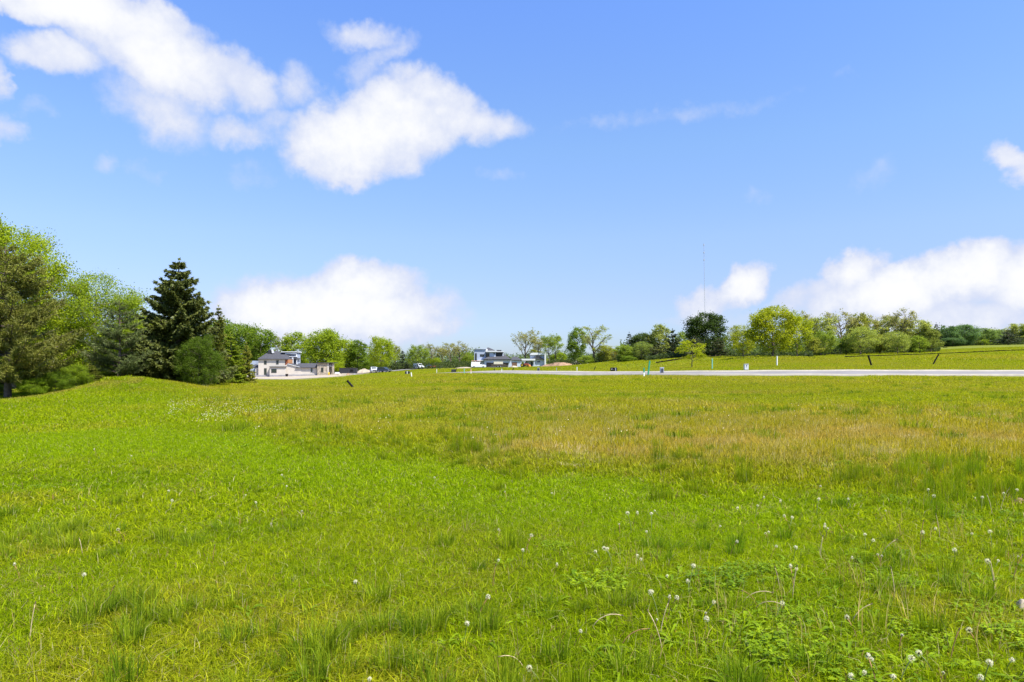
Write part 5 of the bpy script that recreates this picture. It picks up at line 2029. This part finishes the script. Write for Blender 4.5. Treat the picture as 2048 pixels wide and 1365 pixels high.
e, w, hh = utility_box(1221, 1234.5, 743.8, 735.6, 'black_plastic', 'black transformer box with a small white sticker behind the road', 'transformer_box')
MB().box(-w * .34, -w * .25, -.045, -.031, hh * .5, hh * .72).build('sticker', M['white_plastic'], e)
MB().box(w * .17, w * .33, -.10, -.031, .08, hh * .93).build('grey_panel', M['grey_metal'], e)
e, w, hh = utility_box(810, 818.6, 749, 743, 'box_green', 'dark green utility box with a pale middle strip near the white stake')
MB().box(-w * .05, w * .1, -.07, -.031, .07, hh * 1.02).build('strip', M['white_plastic'], e)
e, w, hh = utility_box(902.5, 911, 745.6, 739, 'box_green', 'dark green utility box with a black pipe leaning on it')


def pedestal(px0, px1, py, top, mat, label, slats=0, emblem=False):
    c = (px0 + px1) / 2
    x, D, z, m = spot(c, py)
    w, hh = (px1 - px0) * m, (py - top) * m
    e = empty('pedestal_box', (x, D, z), R(4), label, 'pedestal box')
    for s in (-1, 1):
        MB().box(s * w * .38 - .025, s * w * .38 + .025, .08, .13, -.2, hh * .16).build('leg', M['grey_metal'], e)
    MB().box(-w / 2, w / 2, 0, .28, hh * .16, hh, .03).build('cabinet', M[mat], e)
    MB().box(-w / 2 - .02, w / 2 + .02, -.03, .31, hh + .002, hh + .05).build('lid', M[mat], e)
    for k in range(slats):
        zz = hh * (.22 + .7 * k / slats)
        MB().box(-w * .42, w * .42, -.035, -.002, zz, zz + hh * .35 / slats).build('slat', M['dark_trim'], e)
    if slats:
        MB().box(-.02, .02, -.05, -.036, hh * .2, hh * .95).build('bar', M['dark_trim'], e)
    if emblem:
        MB().disc((0, -.006, hh * .80), w * .14, .008, 'y', 12).build('emblem', M['dark_trim'], e)
        MB().box(-w * .20, w * .20, -.011, -.002, hh * .58, hh * .63).build('emblem', M['dark_trim'], e)


pedestal(1321, 1328, 748.2, 736, 'pale_metal', 'grey slatted pedestal box at the near edge of the road', 5)
pedestal(1489, 1497.4, 742.4, 729.2, 'pale_metal', 'pale grey pedestal box with a dark round emblem behind the road', 0, True)
pedestal(1074.8, 1079.4, 744, 736.8, 'grey_metal', 'small grey pedestal box below the garden wing of the grey house', 4)


mound('stone', 2046, 4.85, 40, .075, 'gravel', 'tan stone half hidden in the grass low at the right edge', 'stone', 21, .05)
mound('earth_clod', 2040, 8.75, 44, .06, 'soil', 'brown bare clod of earth by the tall grass at the right edge', 'earth clod', 23, .12)
mound('stone', 215, 5.35, 14, .035, 'concrete', 'small pale stone lying in the left part of the lawn', 'stone', 25, .03)

# ------------------------------------------------------------------ silt fences
def silt_fence(pts, hgt, label):
    """pts: (px, D)"""
    P = catmull(np.array([(at(p, d), d) for p, d in pts]), 16)
    z = H(P[:, 0], P[:, 1])
    e = empty('silt_fence', (P[0, 0], P[0, 1], z[0]), 0, label, 'silt fence', 'low black silt fences')
    o = np.array([P[0, 0], P[0, 1], z[0]])
    Q = np.stack([P[:, 0], P[:, 1], z], 1) - o
    rng = np.random.RandomState(len(P))
    sag = hgt * (.85 + .25 * rng.rand(len(Q)))
    b = MB()
    n = len(Q)
    for off, flip in ((0.0, 0), (.03, 1)):
        V = [(q[0], q[1] + off, q[2] - .1) for q in Q] + [(q[0], q[1] + off, q[2] + s) for q, s in zip(Q, sag)]
        b.add(V, [(i, i + 1, n + i + 1, n + i) for i in range(n - 1)])
    b.build('fabric', M['fabric_black'], e)
    for i in range(0, n, 6):
        MB().box(Q[i][0] - .03, Q[i][0] + .03, Q[i][1] + .04, Q[i][1] + .09, Q[i][2] - .2, Q[i][2] + hgt * 1.35).build('stake', M['straw'], e)


silt_fence([(1690, 146), (1780, 154), (1870, 160), (1960, 166), (2048, 168), (2200, 170), (2350, 170)], .27, 'long black silt fence running across the far slope to the right')
silt_fence([(1312, 146), (1345, 150), (1380, 152), (1420, 153), (1445, 156)], .34, 'short black silt fence on the rise behind the little yellow tree')

# ------------------------------------------------------------------ radio mast far beyond the trees
D = 1500.0
xb, xt = at(1411, D), at(1407, D)
zt = EYE + (PY0 - 487) * D / F
zb = h1(xb, D)
e = empty('radio_mast', (xb, D, zb), R(20), 'tall thin lattice radio mast rising behind the big dark round tree', 'mast')
hm = zt - zb
legs = [Vector((math.cos(a), math.sin(a), 0)) * .75 for a in (0, 2.094, 4.189)]
slope = Vector((xt - xb, 0, hm))
nb = 64
for l in legs:
    MB().tube([l, l + slope], .11, 5).build('leg', M['grey_metal'], e)
b = MB()
for k in range(nb):
    for i in range(3):
        p, q = legs[i] + slope * (k / nb), legs[(i + 1) % 3] + slope * ((k + 1) / nb)
        b.tube([p, q], .045, 3, False)
        b.tube([legs[i] + slope * ((k + 1) / nb), q], .045, 3, False)
o = b.build('bracing', M['grey_metal'], e)
o['kind'] = 'stuff'
for f in (.985, .92, .86):
    MB().box(slope.x * f - 1.4, slope.x * f + 1.4, -.5, .5, hm * f - 1.6, hm * f + 1.6, .3).build('antenna', M['grey_metal'], e)
for k, f in enumerate((.55, .95)):
    for a in (.4, 2.5, 4.6):
        MB().tube([slope * f, Vector((math.cos(a), math.sin(a), 0)) * hm * .5 * f], .02, 3, False).build('guy_wire', M['grey_metal'], e)

# ------------------------------------------------------------------ dandelions gone to seed
def seed_head_mesh(seed, r):
    rng = np.random.RandomState(seed)
    n = 85
    d = unit(rng.normal(size=(n, 3)) + np.array([0, 0, .35]))
    d = d[d @ unit(rng.normal(size=3)) < rng.uniform(.45, 1.0)]          # some seeds are already blown off
    n = len(d)
    u = unit(np.cross(d, rng.normal(size=(n, 3))))
    w = np.cross(d, u)
    c = d * r * rng.uniform(.70, 1.08, (n, 1))
    sz = r * rng.uniform(.22, .36, (n, 1))
    # each seed: a thin stalk and a three-rayed parachute
    V, T = [], []
    for k_ in range(3):
        a = k_ * 2.094
        ray = u * math.cos(a) + w * math.sin(a)
        prp = -u * math.sin(a) + w * math.cos(a)
        V.append(np.stack([c - prp * sz * .20, c + prp * sz * .20, c + ray * sz + d * sz * .35], 1))
    V.append(np.stack([c - u * r * .02, c + u * r * .02, d * r * .12], 1))
    V = np.concatenate(V).reshape(-1, 3)
    T = np.arange(len(V)).reshape(-1, 3)
    return np_mesh('seed_head', V, T, M['fluff'], False, fattr={'tint': rng.rand(len(T))})


M['fluff'] = leaf_mat('dandelion_fluff', base=(.84, .80, .72), transl=.5, spec=.1, tintvar=.12)
M['core'] = plain('dandelion_core', (.10, .07, .035), .8, .2, 60)


def dandelion_proto(k, hgt, r, mat):
    rng = random.Random(k)
    e = empty('dandelion', (0, 0, 0))
    a = rng.uniform(0, 6.28)
    bend = rng.uniform(.02, .07)
    pts = [(math.cos(a) * bend * (t / 5) ** 2, math.sin(a) * bend * (t / 5) ** 2, hgt * t / 5 - .02) for t in range(6)]
    MB().tube(pts, [.0026] * 5 + [.0022], 5).build('stem', M[mat], e, smooth=True)
    hd = link('seed_head', seed_head_mesh(k, r), e, pts[-1])
    MB().tube([(0, 0, -.006), (0, 0, .004)], [.004, .0055], 7).build('core', M['core'], hd)
    return e


def copy_thing(e, loc, rz, s):
    c = e.copy()
    COL.objects.link(c)
    c.location = loc
    c.rotation_euler = (0, 0, rz)
    c.scale = (s, s, s)
    for ch in e.children:
        d = ch.copy()
        COL.objects.link(d)
        d.parent = c
        for g_ in ch.children:
            f = g_.copy()
            COL.objects.link(f)
            f.parent = d
    return c


M['stem'] = plain('dandelion_stem', (.16, .20, .05), .6, .3, 40)
protos = [dandelion_proto(k, hg, r, mt) for k, (hg, r, mt) in enumerate(((.15, .0165, 'stem'), (.18, .015, 'red_stem'), (.12, .0155, 'stem'), (.21, .0175, 'stem'), (.14, .010, 'red_stem')))]
used = set()
# (column, row of the head) of the seed heads one can pick out in the picture
HEADS = [(928, 1237), (1147, 1253), (1085, 1330), (1309, 1233), (1336, 1183), (1334, 1186), (1318, 1180), (1378, 1129), (1338, 1145), (1379, 1162),
         (1203, 1102), (1226, 1092), (1225, 1095), (1263, 1021), (1265, 1019), (1303, 1026), (1240, 1046), (1302, 1060), (1278, 1106), (1293, 1116),
         (1045, 1094), (1051, 1069), (1003, 1054), (1107, 1121), (1105, 983), (1013, 981), (872, 954), (988, 1120), (955, 1188), (715, 1153), (740, 1344),
         (250, 1053), (163, 1142), (40, 1125), (330, 980), (284, 985), (515, 1004), (258, 911), (193, 897), (545, 1043), (614, 1019), (340, 1000), (488, 990),
         (573, 948), (570, 972), (650, 912), (1650, 1052), (1655, 1050), (1642, 1043), (1580, 1034), (1582, 1030), (1633, 996), (1632, 970), (1535, 1060),
         (1541, 1065), (1460, 1078), (1540, 1089), (1586, 1088), (1759, 1108), (1763, 1105), (1910, 1092), (1736, 1074), (1732, 1068), (1850, 1060), (1848, 1058),
         (1988, 1117), (1990, 1120), (1857, 988), (1858, 978), (1960, 995), (1963, 993), (2007, 985), (2025, 976), (1985, 1062), (2034, 1108), (1945, 1063),
         (1877, 1053), (1776, 1018), (1702, 997), (1554, 998), (1565, 1000), (1716, 1232), (1584, 1135), (1588, 1132), (1695, 1108), (1550, 1203), (1416, 1220),
         (1434, 1132), (1755, 1315), (1760, 1319), (1780, 1352), (1931, 1340), (1879, 1340), (1869, 1306), (1714, 1343), (1965, 1310), (2010, 1307), (2036, 1308),
         (1797, 1265), (1799, 1310), (1961, 1253), (1724, 1342), (1413, 1200), (1420, 1225), (1320, 1020), (1432, 1050), (1482, 1011), (1511, 1010), (1520, 990)]
rD = random.Random(99)


DAND = []


def put_dandelion(px, row, near):
    k = rD.randrange(5)
    hgt = (.15, .18, .12, .21, .14)[k]
    s = rD.uniform(.75, 1.2)
    D = F * (EYE - hgt * s) / (row - PY0)
    for _ in range(3):
        D = F * (EYE - hgt * s - h1(at(px, D), D)) / (row - PY0)
    loc = (at(px, D), D, h1(at(px, D), D))
    rz = rD.uniform(0, 6.28)
    if k in used:
        c = copy_thing(protos[k], loc, rz, s)
    else:
        used.add(k)
        c = protos[k]
        c.location, c.rotation_euler, c.scale = loc, (0, 0, rz), (s, s, s)
    stem = 'red-stemmed' if k in (1, 4) else 'green-stemmed'
    size = ('full', 'slim', 'short', 'tall', 'small')[k]
    DAND.append((c, px, row, size, stem))
    return c


for px, row in HEADS:
    put_dandelion(px, row, True)
ORD = ('first second third fourth fifth sixth seventh eighth ninth tenth eleventh twelfth thirteenth fourteenth fifteenth sixteenth seventeenth '
       'eighteenth nineteenth twentieth').split() + ['twenty-' + w for w in 'first second third fourth fifth sixth seventh eighth ninth'.split()]
ORD += ['thirtieth'] + ['thirty-' + w for w in 'first second third fourth fifth sixth seventh eighth ninth'.split()]
for band, place in enumerate(('beside the field edge', 'in the upper lawn', 'in the middle lawn', 'in the near lawn', 'along the front of the lawn')):
    inb = sorted((d for d in DAND if int(np.clip((d[2] - 960) / 75, 0, 4)) == band), key=lambda d: d[1])
    for i, (c, px, row, size, stem) in enumerate(inb):
        tag(c, '%s %s dandelion clock, %s from the left %s' % (size, stem, ORD[i], place), 'dandelion', 'dandelion clocks in the grass')

# the countless white heads on the bank below the mound, further off
rng = np.random.RandomState(5)
C = []
for _ in range(1900):
    px = 335 + abs(rng.normal()) * 190 if rng.rand() < .7 else rng.uniform(350, 780)
    D = np.interp(px, [335, 480, 780], [24, 21, 17]) + rng.normal() * 3.2
    x = at(px, D)
    if D < np.interp(px, [335, 480, 600, 800], [21, 18, 15.8, 14.5]) or fbm(x, D, 2.2, 3) < .46:
        continue
    C.append((x, D, h1(x, D) + rng.uniform(.08, .2)))
for _ in range(260):
    D = 13 + 32 * rng.rand()
    px = rng.uniform(500, 2040)
    x = at(px, D)
    C.append((x, D, h1(x, D) + rng.uniform(.10, .22)))
C = np.array(C)
V, T = [], []
oct_v = np.array([(1, 0, 0), (-1, 0, 0), (0, 1, 0), (0, -1, 0), (0, 0, 1), (0, 0, -1)], float)
oct_f = np.array([(0, 2, 4), (2, 1, 4), (1, 3, 4), (3, 0, 4), (2, 0, 5), (1, 2, 5), (3, 1, 5), (0, 3, 5)])
V = (C[:, None, :] + oct_v[None] * (.006 + .010 * rng.rand(len(C), 1, 1) ** 2)).reshape(-1, 3)
T = (oct_f[None] + 6 * np.arange(len(C))[:, None, None]).reshape(-1, 3)
tag(link('wild_flowers', np_mesh('wild_flowers', V, T, M['fluff'], False, fattr={'tint': rng.rand(len(T))})),
    'scattered white flower and seed heads in the rough grass further off', kind='stuff')

# ------------------------------------------------------------------ bare stalks
SPOT = [(1505, 1240, .34, 1.0), (1516, 1235, .30, -.6), (1480, 1230, .38, .9), (1180, 1275, .36, .9), (1240, 1310, .32, .8), (1560, 1200, .30, -.2), (1585, 1215, .36, .1),
        (1840, 1110, .40, .1), (1880, 1090, .40, -.2), (1760, 1130, .34, .5), (1690, 1080, .30, -.5), (2000, 1030, .46, .25), (1985, 1040, .40, -.2), (1900, 1355, .30, .2),
        (1320, 1290, .34, .2), (1325, 1320, .36, -.3), (985, 1190, .30, .1), (60, 1280, .34, .1), (165, 1105, .24, -.2), (210, 1225, .30, .3), (1050, 1350, .30, -.8),
        (540, 1060, .22, .2), (425, 1125, .24, .1), (1700, 1270, .30, .6), (1990, 1200, .36, -.1), (2025, 1180, .36, .3), (1790, 1215, .34, -.1), (1640, 1130, .30, .15)]
STK = []
for k, (px, row, L, bend) in enumerate(SPOT):
    D = F * EYE / (row - PY0)
    x = at(px, D)
    z = h1(x, D)
    red = k % 3 == 1
    L *= .78
    n = 8
    a = rD.uniform(-.5, .5)
    pts = []
    p = Vector((0, 0, -.02))
    ang = bend * .25
    for i in range(n + 1):
        pts.append(p.copy())
        p = p + Vector((math.sin(ang) * math.cos(a), math.sin(ang) * math.sin(a), math.cos(ang))) * L / n
        ang += bend * 1.9 / n
    e = empty('dandelion_stalk', (x, D, z), 0)
    MB().tube(pts, [.0025] * n + [.0018], 6).build('stem', M['red_stem' if red else 'straw'], e, smooth=True)
    MB().tube([pts[-1], pts[-1] + (pts[-1] - pts[-2]).normalized() * .014], [.0048, .003], 7).build('bare_head', M['core'], e)
    STK.append((e, px, row, red, bend))
for i, (e, px, row, red, bend) in enumerate(sorted(STK, key=lambda q: q[1])):
    shape = 'arched over' if abs(bend) > .7 else 'leaning' if abs(bend) > .35 else 'upright'
    tag(e, 'bare %s stalk, %s, %s of the stalks from the left' % ('reddish' if red else 'tan', shape, ORD[i]), 'stalk', 'bare dandelion stalks')
for k in range(5):
    if k not in used:
        for ch in list(protos[k].children_recursive):
            bpy.data.objects.remove(ch)
        bpy.data.objects.remove(protos[k])
